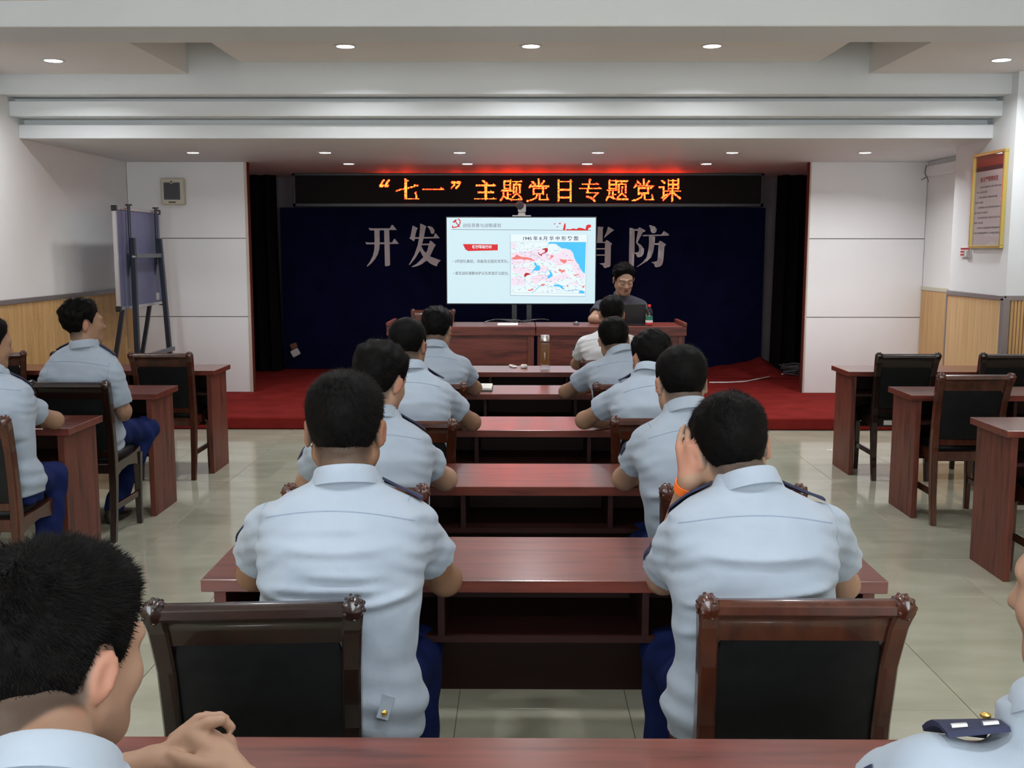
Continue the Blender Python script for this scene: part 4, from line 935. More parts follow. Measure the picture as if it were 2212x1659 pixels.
def head_field(Fd, c, R, sc, face=False, ear=1.0):
    def w(p): return A(c) + (R @ np.array(p, np.float32)) * sc
    Fd.ell(w((0, -.012, .036)), R, np.array((.0775, .098, .084)) * sc, .02)
    Fd.ell(w((0, .030, -.030)), R, np.array((.063, .068, .082)) * sc, .035)
    Fd.cone(w((0, .066, -.090)), w((0, .060, -.085)), .025 * sc, .025 * sc, .03)
    for s in (-1, 1):
        Fd.cone(w((s * .050, .004, -.052)), w((s * .020, .062, -.090)), .023 * sc, .021 * sc, .035)
        Fd.cone(w((s * .044, .076, .026)), w((s * .010, .090, .024)), .010 * sc, .011 * sc, .02)      # brow
        Fd.ell(w((s * .040, .066, -.024)), R, np.array((.018, .018, .018)) * sc, .03)                  # cheekbone
        # ear: flattened shell angled away from the skull
        a = math.radians(28 * ear) * s; Re = R @ np.array(Matrix.Rotation(-a, 3, 'Z') @ Matrix.Rotation(math.radians(-12), 3, 'X'), np.float32)
        e = w((s * (.079 + .004 * ear), -.012, -.006)); Fd.ell(e, Re, np.array((.0085, .019, .033)) * sc, .008)
        e2 = A(e) + Re @ np.array((s * .009, .006, .002), np.float32) * sc; Fd.ell(e2, Re, np.array((.007, .010, .019)) * sc, .006, 's')
    Fd.cone(w((0, .092, .008)), w((0, .110, -.026)), .0085 * sc, .0125 * sc, .014)
    for s in (-1, 1): Fd.cone(w((s * .010, .100, -.030)), w((s * .012, .098, -.030)), .008 * sc, .008 * sc, .008)
    if face:
        for s in (-1, 1): Fd.ell(w((s * .031, .100, .004)), R, np.array((.017, .016, .010)) * sc, .012, 's'); Fd.ell(w((s * .031, .0845, .003)), R, np.array((.015, .013, .012)) * sc, .006)
        Fd.cone(w((-.018, .089, -.056)), w((.018, .089, -.056)), .008 * sc, .008 * sc, .008); Fd.cone(w((-.014, .089, -.067)), w((.014, .089, -.067)), .009 * sc, .009 * sc, .008)
        Fd.cone(w((-.020, .099, -.0612)), w((.020, .099, -.0612)), .0022 * sc, .0022 * sc, .004, 's')
def hand_field(Fd, wr, R, curl=25, spread=.006, side=1, sc=1.0, k=.007):
    # R columns: thumb side, finger direction, back of the hand
    def w(p): return A(wr) + (R @ np.array(p, np.float32)) * sc
    Fd.cone(w((.006, .0, 0)), w((.030 * side, .078, 0)), .020 * sc, .013 * sc, .015)
    Fd.cone(w((-.006, .0, 0)), w((-.030 * side, .072, 0)), .019 * sc, .012 * sc, .015)
    Fd.cone(w((0, .01, 0)), w((0, .078, .002)), .020 * sc, .013 * sc, .02)
    for x, y, l in ((.034, .080, .072), (.0115, .086, .080), (-.0115, .083, .074), (-.034, .074, .058)):
        p = np.array((x * side, y, 0), np.float32); ang = 0; d = np.array((spread * np.sign(x) * side * 8, 1, 0)); 
        for q, (f, r0, r1) in enumerate(((.45, .0092, .0084), (.30, .0084, .0078), (.25, .0078, .0065))):
            ang += math.radians(curl * (1.0 if q else .8)); dv = np.array((d[0] * .12, math.cos(ang), -math.sin(ang)), np.float32); p2 = p + dv * l * f
            Fd.cone(w(p), w(p2), r0 * sc, r1 * sc, .0025); p = p2
    a = np.array((.026 * side, .018, -.006), np.float32); b = a + np.array((.026 * side, .026, -.010), np.float32); c_ = b + np.array((.008 * side, .028, -.012), np.float32)
    Fd.cone(w(a), w(b), .014 * sc, .0105 * sc, .012); Fd.cone(w(b), w(c_), .0105 * sc, .008 * sc, .006)

def hair_mesh(Fd_lo, Fd_hi, vox, c, R, sc, style, nstr, rs):
    Fd = Field(Fd_lo, Fd_hi, vox); tmax, fade, fringe, spike = style
    def fn(P):
        q = ((P - A(c)) @ R) / sc
        def e(cc, rad): v = q - np.array(cc, np.float32); k0 = np.linalg.norm(v / np.array(rad, np.float32), axis=-1); k1 = np.linalg.norm(v / np.array(rad, np.float32) ** 2, axis=-1) + 1e-6; return k0 * (k0 - 1) / k1
        d1 = e((0, -.012, .036), (.0775, .098, .084)); d2 = e((0, .030, -.030), (.063, .068, .082)); k = .035; h = np.maximum(k - np.abs(d1 - d2), 0) / k; d = np.minimum(d1, d2) - h * h * k * .25
        y, z, x = q[..., 1], q[..., 2], np.abs(q[..., 0])
        zl = np.interp(y, [-.13, -.055, -.035, -.018, .006, .028, .034, .060, .078, .11], [-.085 + fade, -.085 + fade, -.060 + fade, .028, .030, -.004, .026, .060, .078 - fringe, .088 - fringe]).astype(np.float32)
        t = np.clip((z - zl) * .42, -.012, 1); top = sst(.02, .10, z); tm = tmax * (.42 + .58 * top) + fringe * .25 * sst(.04, .09, y) * top
        nz = np.sin(q[..., 0] * 95 + q[..., 1] * 31) * np.sin(q[..., 1] * 83 - q[..., 2] * 40) * np.sin(q[..., 2] * 71 + q[..., 0] * 50)
        t = np.minimum(t, tm * (1 + spike * nz)); return (d - t) * sc
    Fd.put(fn, Fd_lo, Fd_hi, .001, 'u'); Fd.D = np.minimum(Fd.D, .5)
    V, Fc = Fd.mesh(); V = smooth_mesh(V, Fc, 1, .4)
    # strands
    tri = V[Fc]; cen = tri.mean(1); nrm = np.cross(tri[:, 2] - tri[:, 0], tri[:, 3] - tri[:, 1]); nrm /= np.linalg.norm(nrm, axis=1)[:, None] + 1e-9
    q = ((cen - A(c)) @ R) / sc; head_out = (q - np.array((0, -.01, .02))); ok = (np.einsum('ij,ij->i', nrm @ R, head_out) > 0)
    idx = rs.choice(np.where(ok)[0], nstr); p = cen[idx] + rs.normal(0, vox * .4, (nstr, 3)); ql = q[idx]; crown = np.array((.008, -.062, .105))
    fl = ql - crown; fl = fl - 0; ln = np.linalg.norm(fl, axis=1)[:, None] + 1e-6; fl = fl / ln; swirl = np.cross(np.array((0, -.4, 1)), fl); fl = fl + .45 * swirl
    flw = fl @ R.T; n_ = nrm[idx]; flw = flw - np.einsum('ij,ij->i', flw, n_)[:, None] * n_; flw /= np.linalg.norm(flw, axis=1)[:, None] + 1e-6
    topw = sst(.0, .10, ql[:, 2])[:, None]; d = n_ * (.35 + .55 * topw * spike) + flw * 1.1 + rs.normal(0, .22, (nstr, 3)); d /= np.linalg.norm(d, axis=1)[:, None]
    Ls = (.005 + tmax * .45 * topw * (.5 + rs.random((nstr, 1)))) * sc; tang = np.cross(d, n_); tang /= np.linalg.norm(tang, axis=1)[:, None] + 1e-6; wd = .0006 * sc
    a, b, e_ = p - tang * wd - n_ * .002, p + tang * wd - n_ * .002, p + d * Ls
    base = len(V); SV = np.stack([a, b, e_], 1).reshape(-1, 3); faces = Fc.tolist() + [[base + 3 * i, base + 3 * i + 1, base + 3 * i + 2] for i in range(nstr)]
    return np.concatenate([V, SV]), faces

def person(label, J, yaw=0, head=(0, 0, 0), vox=.008, hair=(.016, 0, 0, .25), nstr=1500, shirt='shirt', skin='skin', hsc=1.0, ear=1.0, face=False, folds=(), epaulette=(1, 1), badge=True, hands=None, legs=True,
           build=1.0, seam=True, hunch=.03, z0=0.0, sleeve=.54, seed=1, legs_at=None, extra=None, board=False, group='men in light blue shirts', bx=1.0):
    rs = np.random.RandomState(seed)
    J = {k: Vector(v) for k, v in J.items()}
    base = Vector((J['hip'].x, J['hip'].y, z0)); off = np.array(base)
    root = empty('person', base); tag(root, label, 'person', group)
    hip, nb, hd = J['hip'], J['nb'], J['head']
    u = (nb - hip); Lt = u.length; u = u / Lt
    r = (J['sR'] - J['sL']); r = (r - u * r.dot(u)).normalized(); f = u.cross(r)
    Un, Rn, Fn, Hn = A(u), A(r), A(f), A(hip)
    ts = [-.12, 0, .22, .5, .72, .87, .945, 1.0, 1.06]; sw = (J['sR'] - J['sL']).length / 2
    ws = np.array([.16, .172, .158, .170, .180, sw * .98, sw * .72, .074, .062]) * build; ws[5:] /= build
    ds = np.array([.12, .132, .118, .125, .124, .098, .076, .062, .056]) * build
    yo = [0, 0, -hunch * .6, -hunch * 1.1, -hunch * .9, -hunch * .35, 0, .01, .015]
    def torso(P, grow, tmin):
        v = P - Hn; t = (v @ Un) / Lt; x = v @ Rn; y = v @ Fn - np.interp(t, ts, yo)
        w, d = np.interp(t, ts, ws) + grow, np.interp(t, ts, ds) + grow; n = 2.35
        k0 = (np.abs(x / w) ** n + np.abs(y / d) ** n) ** (1 / n); s_ = (k0 - 1) * np.minimum(w, d) * .95
        return np.maximum(s_, np.maximum((tmin - t) * Lt, (t - 1.06) * Lt))
    lo = Vector([min(v[i] for v in J.values()) for i in range(3)]) - Vector((.16, .16, .12)); hi = Vector([max(v[i] for v in J.values()) for i in range(3)]) + Vector((.16, .16, .16))
    lo.z = max(lo.z, z0 - .01)
    Rh = rot(yaw + head[0], head[1], head[2])
    pts = [J['sL'], J['sR'], nb, hip]; bl = Vector([min(v[i] for v in pts) for i in range(3)]) - Vector((.26, .26, .18)); bh = Vector([max(v[i] for v in pts) for i in range(3)]) + Vector((.26, .26, .12))
    # ---- body: head, neck, trunk, arms, hands, legs as one surface
    B = Field(lo, hi, vox)
    B.put(lambda P: torso(P, -.022, -.05), bl, bh, .02, pad=0)
    neck_top = A(hd) + Rh @ np.array((0, -.022, -.045), np.float32) * hsc
    B.cone(A(nb) - Un * .03, neck_top, .056 * hsc, .053 * hsc, .03)
    head_field(B, hd, Rh, hsc, face, ear)
    for s in 'LR':
        sh, el, wr = J['s' + s] - u * .02, J['e' + s], J['w' + s]
        B.cone(sh - r * (.016 if s == 'R' else -.016) - u * .01, el, .038 * build, .038 * bx, .03); B.cone(el, el.lerp(wr, .35), .036 * bx, .041 * bx, .03); B.cone(el.lerp(wr, .35), wr, .041 * bx, .026 * bx, .02)
        if hands and s in hands:
            Rm, curl, sd = hands[s]; hand_field(B, wr, Rm, curl, side=sd)
        else:
            d = (wr - el).normalized(); bk = Vector((0, 0, 1)); bk = (bk - d * bk.dot(d)).normalized(); th = d.cross(bk) * (-1 if s == 'R' else 1)
            # thumb toward the body's middle
            Rm = np.array(Matrix((th, d, bk)).transposed(), np.float32); hand_field(B, wr, Rm, 32, side=1)
    if extra: extra(B)
    leg_pts = {}
    for s in 'LR':
        kn, an = J['k' + s], J['a' + s]; h0 = hip + r * ((.085) * (1 if s == 'R' else -1)) - u * .0
        leg_pts[s] = (h0, kn, an)
        B.cone(h0 + f * .05 - u * .015, kn, .062, .050, .03); B.cone(kn, an, .052, .034, .03)
    V, Fc = B.mesh(); ob, V = np_mesh('body', V, Fc, M[skin], root, off, 1)
    # skin tone: shaved fade on nape and sides, redder ears and lips
    q = ((V - np.array(hd)) @ Rh) / hsc; tone = np.ones((len(V), 4), np.float32)
    zl = np.interp(q[:, 1], [-.13, -.055, -.03, -.012, .03, .05], [-.110, -.110, -.085, -.01, -.02, .03]); near = (np.linalg.norm(q - np.array((0, -.01, .0)), axis=1) < .16)
    fade = sst(0, .06, q[:, 2] - zl) * near * sst(.055, .035, q[:, 1]) * sst(.086, .076, np.abs(q[:, 0]))
    tone[:, :3] *= (1 - fade[:, None] * np.array((.72, .68, .64)))
    earm = near * sst(.079, .085, np.abs(q[:, 0])) * sst(.048, .034, np.abs(q[:, 2])) * sst(-.055, -.04, q[:, 1]) * sst(.04, .03, q[:, 1]); tone[:, :3] *= 1 + earm[:, None] * np.array((.18, -.06, -.06))
    if face:
        lip = np.exp(-(((q[:, 2] + .0615) / .010) ** 2) - (q[:, 0] / .019) ** 2) * (q[:, 1] > .075); tone[:, :3] *= 1 - np.clip(lip * 1.5, 0, 1)[:, None] * np.array((.30, .58, .55)); ml = np.exp(-(((q[:, 2] + .0612) / .0028) ** 2)) * (np.abs(q[:, 0]) < .021) * (q[:, 1] > .07); tone[:, :3] *= 1 - ml[:, None] * .7
        for s in (-1, 1):
            br = (np.exp(-(((q[:, 2] - .028 - .004 * np.cos((q[:, 0] - s * .03) * 60)) / .0052) ** 2)) * (np.abs(q[:, 0] - s * .032) < .024) * (q[:, 1] > .06)); tone[:, :3] *= 1 - br[:, None] * np.array((.85, .85, .85))
            ey = np.exp(-(((q[:, 2] + .003) / .0032) ** 2)) * (np.abs(q[:, 0] - s * .031) < .0145) * (q[:, 1] > .07); tone[:, :3] *= 1 - ey[:, None] * .85
        bd = sst(.03, .0, np.abs(q[:, 2] + .085)) * (q[:, 1] > .0) * near; tone[:, :3] *= 1 - bd[:, None] * .12
    ca = ob.data.color_attributes.new('tone', 'FLOAT_COLOR', 'POINT'); ca.data.foreach_set('color', tone.ravel())
    # ---- shirt
    slo = bl.copy(); shi = bh.copy()
    for s in 'LR':
        q_ = J['s' + s].lerp(J['e' + s], .8); slo = Vector([min(slo[i], q_[i] - .12) for i in range(3)]); shi = Vector([max(shi[i], q_[i] + .12) for i in range(3)])
    S = Field(slo, shi, max(vox, .006))
    S.put(lambda P: torso(P, .008 + .014 * sst(.22, .02, ((P - Hn) @ Un) / Lt), -.13), bl, bh, .02, pad=0)
    for s in 'LR':
        sg = 1 if s == 'R' else -1; sh, el = A(J['s' + s] - u * .022 - r * (sg * .010)), A(J['e' + s]); ax_ = el - sh; La = np.linalg.norm(ax_); ax_ /= La; Le = La * sleeve
        rA, rB = .058 * build, .058 * build + .006
        def fn(P):
            v = P - sh; t = v @ ax_; tt = np.clip(t, 0, La); d = np.linalg.norm(v - tt[..., None] * ax_, axis=-1)
            w_ = .0014 * np.sin(t * 95 + (v @ Rn) * 20 + 1.3 * seed) * sst(.02, .08, t)
            return np.maximum(d - (rA + (rB - rA) * np.clip(t / Le, 0, 1)) + w_, t - Le)
        S.put(fn, np.minimum(sh, el) - .09, np.maximum(sh, el) + .09, .06)
        # open sleeve end
        e0 = sh + ax_ * (Le - .022); e1 = sh + ax_ * (Le + .03); S.cone(e0, e1, .036 * build, .050 * build, .006, 's')
    def wrk(P):                                   # cloth folds
        v = P - Hn; t = (v @ Un); x = v @ Rn; y = v @ Fn; bk = sst(.02, -.06, y)
        d = .0022 * np.sin(t * 62 + 5 * np.sin(x * 13 + seed) + seed * 2) * np.sin(x * 9 + seed) * sst(.95 * Lt, .6 * Lt, t)
        d = d + 0.0019 * np.sin(t * 170 + np.abs(x) * 70 + seed) * sst(.10, .17, np.abs(x)) * sst(.5 * Lt, .65 * Lt, t) * sst(.95 * Lt, .8 * Lt, t)
        d = d + .003 * np.sin(t * 95 + x * 25 + seed) * sst(.30 * Lt, .05 * Lt, t)
        for (tc, slope, curv, xa, xb, amp, wd) in folds:
            c_ = tc * Lt + slope * x + curv * x * x; g = (t - c_) / wd
            d = d - bk * amp * (np.exp(-g * g) - .6 * np.exp(-(g + 1.5) ** 2)) * sst(xa - .04, xa + .04, x) * sst(xb + .04, xb - .04, x)
        return d
    S.put(wrk, slo, shi, .01, 'a', pad=0)
    V, Fc = S.mesh(); so, VS = np_mesh('shirt', V, Fc, M[shirt], root, off, 2)
    bvh = BVHTree.FromPolygons([Vector(v) for v in (VS - off).tolist()], Fc.tolist())
    # collar
    n_ = 28; R = []; nk = Vector(neck_top) - nb; nk.normalize(); cz = (u * .55 + nk * .45).normalized(); cr_ = (r - cz * r.dot(cz)).normalized(); cf = cz.cross(cr_)
    cc = nb + u * .006 - f * .002; hs_ = hsc
    for rr, hh in ((.0735, -.016), (.0735, -.010), (.068, .022), (.064, .027), (.060, .024), (.061, .0)):
        ring = []
        for k in range(n_):
            a = 2 * PI * k / n_; drop = .022 * max(0, math.sin(a)) ** 2
            ring.append(cc - base + (cr_ * math.cos(a) * rr + cf * math.sin(a) * rr * .98) * hs_ + cz * (hh - drop))
        R.append(ring)
    MB().rings(R, cap=False).build('collar', M[shirt], so, True)
    # yoke seam across the back
    if seam:
        m = MB(); row = []
        for k in range(41):
            x = (-1 + 2 * k / 40) * sw * .93; t = (.895 - .05 * (x / sw) ** 2) * Lt
            o_ = hip + u * t + r * x - f * .5 - base; h_ = bvh.ray_cast(o_, f, 1.0)
            if h_[0] is None: continue
            row.append((h_[0], h_[1]))
        L_, R_ = [], []
        for p_, nn in row: nn = nn if nn.dot(f) < 0 else -nn; L_.append(p_ + nn * .0012 + u * .0014); R_.append(p_ + nn * .0012 - u * .0014)
        nL = len(L_)
        if nL > 4: m.add(L_ + R_, [(i, i + 1, nL + i + 1, nL + i) for i in range(nL - 1)]); m.build('yoke_seam', M['seam'], so)
    if seam and vox < .008:                       # armhole seams
        for sg in (-1, 1):
            row = []; ctr = (J['sR'] if sg > 0 else J['sL']) - u * .03 - r * (sg * .012)
            for k in range(22):
                a = math.radians(8 + 105 * k / 21); dv = u * math.cos(a) - f * math.sin(a); h_ = bvh.ray_cast(ctr + dv * .3 - base, -dv, .35)
                if h_[0] is not None and (h_[0] + base - ctr).length < .125: row.append((h_[0] + dv * .001, r * .0012))
            n2 = len(row)
            if n2 > 6: MB().add([p_ - w_ for p_, w_ in row] + [p_ + w_ for p_, w_ in row], [(i, i + 1, n2 + i + 1, n2 + i) for i in range(n2 - 1)]).build('armhole_seam', M['seam'], so)
    # shoulder boards and sleeve badge
    for s, on in zip((-1, 1), epaulette):
        if not on: continue
        rows = []
        for k in range(9):
            x = s * (.082 + (sw - .004 - .082) * k / 8); row = []
            for y in np.linspace(-.022, .05, 5) if board else (.010, .020, .030, .040, .050):
                o_ = hip + u * (Lt + .3) + r * x + f * (y + .008) - base; h_ = bvh.ray_cast(o_, -u, .6); row.append(h_[0] + u * .004 if h_[0] else None)
            if all(row): rows.append(row)
        if len(rows) > 3:
            nr_ = len(rows)
            for c_ in range(5):
                for i in range(nr_):
                    li = rows[0][c_].lerp(rows[-1][c_], i / (nr_ - 1)); rows[i][c_] = rows[i][c_] + u * max(0, (li - rows[i][c_]).dot(u))
            lift = [Vector((0, 0, .001 + .004 * (i / (len(rows) - 1)))) for i in range(len(rows))]
            ring = [[p_ + lift[i] for p_ in row] + [p_ + lift[i] + u * .006 for p_ in reversed(row)] for i, row in enumerate(rows)]
            e_ = MB().rings(ring).build('epaulette', M['epaulette'], so, True)
            if board:
                for c0, c1 in ((1, 4), (5, 8)):
                    mid = [(row[0] * .6 + row[1] * .4) + lift[i] + u * .0075 for i, row in enumerate(rows)][c0:c1]
                    MB().tube(mid, .0032, 6).build('rank_stripe', M['silver'], e_)
                c_ = rows[1][2] + lift[1] + u * .008; MB().lathe([(.006, 0), (.006, .003), (.001, .005)], tuple(c_), 10).build('button', M['gold'], e_, True)
    if badge:
        sh, el = J['sL'], J['eL']; d = (el - sh).normalized(); out = (-r - d * (-r).dot(d)).normalized(); c_ = sh.lerp(el, .30)
        rows = []
        for k in range(5):
            row = []
            for a in (-.15, 0, .15, .3, .45):
                dirv = (out * math.cos(a) + d.cross(out) * math.sin(a)); o_ = c_ + d * (-.02 + .045 * k / 4) + dirv * .3 - base; h_ = bvh.ray_cast(o_, -dirv, .4); row.append(h_[0] + dirv * .002 if h_[0] else None)
            if all(row): rows.append((row, [p_ + out * .003 for p_ in row]))
        if len(rows) > 3: MB().rings([a + b[::-1] for a, b in rows]).build('sleeve_badge', M['epaulette'], so, True)
    # ---- trousers, shoes
    if legs:
        pt = [hip] + [q_ for s in 'LR' for q_ in leg_pts[s]]; tl_ = Vector([min(v[i] for v in pt) for i in range(3)]) - Vector((.16, .16, .08)); th_ = Vector([max(v[i] for v in pt) for i in range(3)]) + Vector((.16, .16, .14))
        tl_.z = max(tl_.z, z0 + .03); T = Field(tl_, th_, legs if legs is not True else .013)
        T.put(lambda P: np.maximum(torso(P, .004, -.22), ((P - Hn) @ Un) - .02), hip - Vector((.22, .22, .16)), hip + Vector((.22, .22, .1)), .03, pad=0)
        for s in 'LR':
            h0, kn, an = leg_pts[s]; T.cone(h0 + f * .05 - u * .015, kn, .080, .068, .04); T.cone(kn, an, .070, .056, .03)
        T.put(lambda P: .004 * np.sin(P[..., 1] * 60 + P[..., 2] * 40 + P[..., 0] * 25), tl_, th_, .01, 'a', pad=0)
        V, Fc = T.mesh(); tr, _ = np_mesh('trousers', V, Fc, M['trousers'], root, off, 1)
        for s in 'LR':
            an = leg_pts[s][2]; ft = Vector((0, 1, 0)) if legs_at is None else Vector(legs_at).normalized()
            ft.rotate(Matrix.Rotation(math.radians(yaw), 3, 'Z')); sd_ = ft.cross(Vector((0, 0, 1))); Rr = []
            for y, w_, h_ in ((-.075, .018, .055), (-.065, .030, .085), (-.02, .036, .088), (.04, .040, .070), (.10, .045, .052), (.155, .042, .045), (.185, .026, .036)):
                c_ = Vector((an.x, an.y, z0)) + ft * y - base
                Rr.append([c_ + sd_ * (w_ * math.cos(a)) + Vector((0, 0, max(.0, h_ * .5 + h_ * .5 * math.sin(a)))) for a in np.linspace(0, 2 * PI, 12, endpoint=False)])
            MB().rings(Rr).build('shoe', M['shoe'], root, True)
    # ---- hair
    hl = A(hd) - .16 * hsc; hh_ = A(hd) + .17 * hsc
    Vh, Fh = hair_mesh(hl, hh_, max(vox * .8, .0045), hd, Rh, hsc, hair, nstr, rs)
    me = bpy.data.meshes.new('hair'); me.from_pydata((Vh - off).tolist(), [], Fh); me.materials.append(M['hair']); me.polygons.foreach_set('use_smooth', [True] * len(me.polygons)); me.update()
    link('hair', me, root)
    return root, dict(bvh=bvh, u=u, r=r, f=f, base=base, so=so, Rh=Rh, hd=hd)

def seated(hx, Yd, nbp, hdp, sLp, sRp, eLp, eRp, dY=(.30, .26, .20), hipdx=0, wr=None, zd=.745, hipY=.33, hipz=.56, sY=None, eY=(-.05, -.05), ez=1, wx=.05):
    """joints of a man leaning on a desk whose near edge is at Yd; pixels give directions, the desk gives the depth"""
    J = {}
    J['nb'] = at(*nbp, Yd - dY[0]); J['head'] = at(*hdp, Yd - dY[2])
    J['sL'] = at(*sLp, Yd - dY[1]); J['sR'] = at(*sRp, Yd - dY[1])
    for s, p_, e in (('L', eLp, eY[0]), ('R', eRp, eY[1])):
        q = at(*p_, Yd + e)
        q.z = max(q.z, zd + .04) if ez is None else q.z
        J['e' + s] = q
    cx = (J['sL'].x + J['sR'].x) / 2
    for s, sg in (('L', -1), ('R', 1)):
        J['w' + s] = Vector((cx + sg * wx, max(J['e' + s].y, Yd) + .20, zd + .035))
    J['hip'] = Vector((hx, Yd - hipY, hipz))
    for s, sg in (('L', -1), ('R', 1)):
        J['k' + s] = Vector((hx + sg * .13, Yd - hipY + .40, .52)); J['a' + s] = Vector((hx + sg * .13, Yd - hipY + .36, .09))
    return J
YD = ROWS
def folds_for(sd):
    r_ = random.Random(sd); return [(r_.uniform(.35, .65), r_.uniform(-.15, .15), r_.uniform(-.3, .6), -.15, .15, r_.uniform(.006, .009), .012) for _ in range(3)]
D3 = (.27, .22, .19)
# left file of the centre rows, from the stage backward
person('man in light blue shirt at the second desk, before the empty stage chair', seated(-.48, YD[1], (938, 752), (944, 714), (893, 782), (1000, 784), (880, 838), (1026, 838), D3), 0, (-14, -14, 0), .009,
       (.020, 0, .004, .4), 1800, seed=2, folds=folds_for(2), epaulette=(1, 0))
person('man in light blue shirt at the third desk on the left, with closely cropped hair', seated(-.49, YD[2], (884, 800), (881, 748), (812, 842), (960, 845), (800, 912), (1020, 912), D3), 0, (-14, -10, 0), .0085,
       (.011, .012, 0, .1), 2200, seed=3, folds=folds_for(3), skin='skin_tan')
person('man in light blue shirt at the fourth desk, head turned to the right', seated(-.47, YD[3], (812, 902), (820, 824), (690, 962), (900, 962), (665, 1040), (962, 1035), D3), 0, (-26, -16, 4), .0075,
       (.022, .006, .004, .3), 4200, seed=4, folds=folds_for(4), skin='skin_light')
l4_, i5_ = person('broad-backed man in pale blue shirt at the fifth desk on the left', seated(-.41, YD[4], (747, 1042), (746, 930), (572, 1125), (900, 1122), (548, 1240), (962, 1252), D3), 0, (0, -8, 0), .006,
       (.016, -.028, 0, .12), 16000, seed=5, hsc=1.06, skin='skin_tan', epaulette=(0, 1), build=1.03,
       folds=[(.50, 0, .9, -.17, .17, .013, .012), (.57, .02, .1, -.16, .10, .008, .010), (.63, 0, .1, -.05, .10, .007, .010), (.36, -.25, 0, -.14, .02, .007, .014), (.74, .02, .4, -.10, .12, .006, .012), (.82, .05, 0, -.12, .05, .005, .012)])
d_ = ray(833, 1528).normalized(); h_ = i5_['bvh'].ray_cast(CAM_P - i5_['base'], d_, 5)
if h_[0] is not None:                             # waist tab with a gold button
    q_ = (-h_[1] if h_[1].dot(d_) > 0 else h_[1]).to_track_quat('Z', 'Y').to_matrix().to_4x4(); mt = Matrix.Translation(h_[0]) @ q_ @ Matrix.Rotation(-.45, 4, 'Z')
    tb_ = MB().cbox((-.014, -.026, -.002), (.014, .026, .0025), .0012, 0, mt).build('waist_tab', M['shirt'], i5_['so'])
    MB().lathe([(.0065, .002), (.0065, .005), (.004, .007), (.0005, .0075)], (0, -.012, 0), 14, 0, mt).build('button', M['gold'], i5_['so'], True)
# right file of the centre rows
person('older man with thinning hair in a white shirt at the first desk', seated(.60, YD[0], (1318, 714), (1321, 680), (1262, 738), (1368, 738), (1246, 786), (1384, 786), D3), 0, (4, -16, 0), .009,
       (.012, 0, 0, .3), 1500, shirt='shirt_white', seed=6, folds=folds_for(6), epaulette=(0, 0), group='men in shirts')
person('man in light blue shirt at the second desk on the right, left elbow out', seated(.60, YD[1], (1340, 764), (1326, 736), (1276, 796), (1392, 792), (1222, 846), (1420, 842), D3), 0, (2, -18, -4), .009,
       (.018, 0, 0, .3), 1800, badge=False, seed=7, folds=folds_for(7), epaulette=(0, 1))
person('man in light blue shirt at the third desk on the right, spiky hair', seated(.62, YD[2], (1404, 808), (1407, 776), (1335, 846), (1470, 846), (1262, 908), (1500, 908), D3), 0, (20, -16, 0), .0085,
       (.018, 0, 0, .4), 2200, badge=False, seed=8, folds=folds_for(8), epaulette=(1, 0))
person('man in pale shirt at the fourth desk on the right, round cropped head', seated(.60, YD[3], (1484, 888), (1471, 830), (1392, 945), (1590, 950), (1348, 1034), (1630, 1040), D3), 0, (8, -12, 0), .0075,
       (.015, .012, 0, .12), 4200, seed=9, folds=folds_for(9), skin='skin_light', epaulette=(0, 0))
J = seated(.53, YD[4], (1618, 1052), (1578, 972), (1455, 1168), (1790, 1125), (1432, 1250), (1822, 1262), D3)
wl_ = at(1490, 1036, 2.44); J['wL'] = wl_
_d = Vector((.03, .06, 1)).normalized(); _b = Vector((-.62, -.78, 0)); _b = (_b - _d * _b.dot(_d)).normalized(); Rhand = np.array(Matrix((_d.cross(_b), _d, _b)).transposed(), np.float32)
r4, i4 = person('man at the fifth desk on the right, leaning on his hand with an orange watch', J, 0, (6, -16, -8), .005,
       (.018, .012, 0, .2), 16000, seed=10, skin='skin_light', ear=1.5, build=1.03, hands={'L': (Rhand, 17, 1)}, epaulette=(1, 1), bx=.95,
       folds=[(.55, .13, 0, -.15, .15, .012, .010), (.46, .22, -.3, -.16, .02, .010, .012), (.42, .05, 0, -.02, .12, .006, .010), (.72, .0, .5, -.12, .12, .006, .013)])
# orange watch on his left wrist
ax_ = (J['wL'] - J['eL']).normalized(); c_ = J['eL'].lerp(J['wL'], .93) - i4['base']; s1 = ax_.cross(Vector((0, 1, 0))).normalized(); s2 = ax_.cross(s1)
wt = MB(); wt.rings([[c_ + (s1 * math.cos(a) * rr + s2 * math.sin(a) * rr) + ax_ * h for a in np.linspace(0, 2 * PI, 24, endpoint=False)] for rr, h in ((.029, -.011), (.0325, -.011), (.0325, .011), (.029, .011))], cap=False)
w_o = wt.build('watch_strap', M['orange'], r4, True)
MB().lathe([(.015, 0), (.017, .003), (.017, .008), (.001, .010)], n=16, M_=Matrix.Translation(c_ + (-s2) * .032) @ (-s2).to_track_quat('Z', 'Y').to_matrix().to_4x4()).build('watch_case', M['silver'], w_o, True)

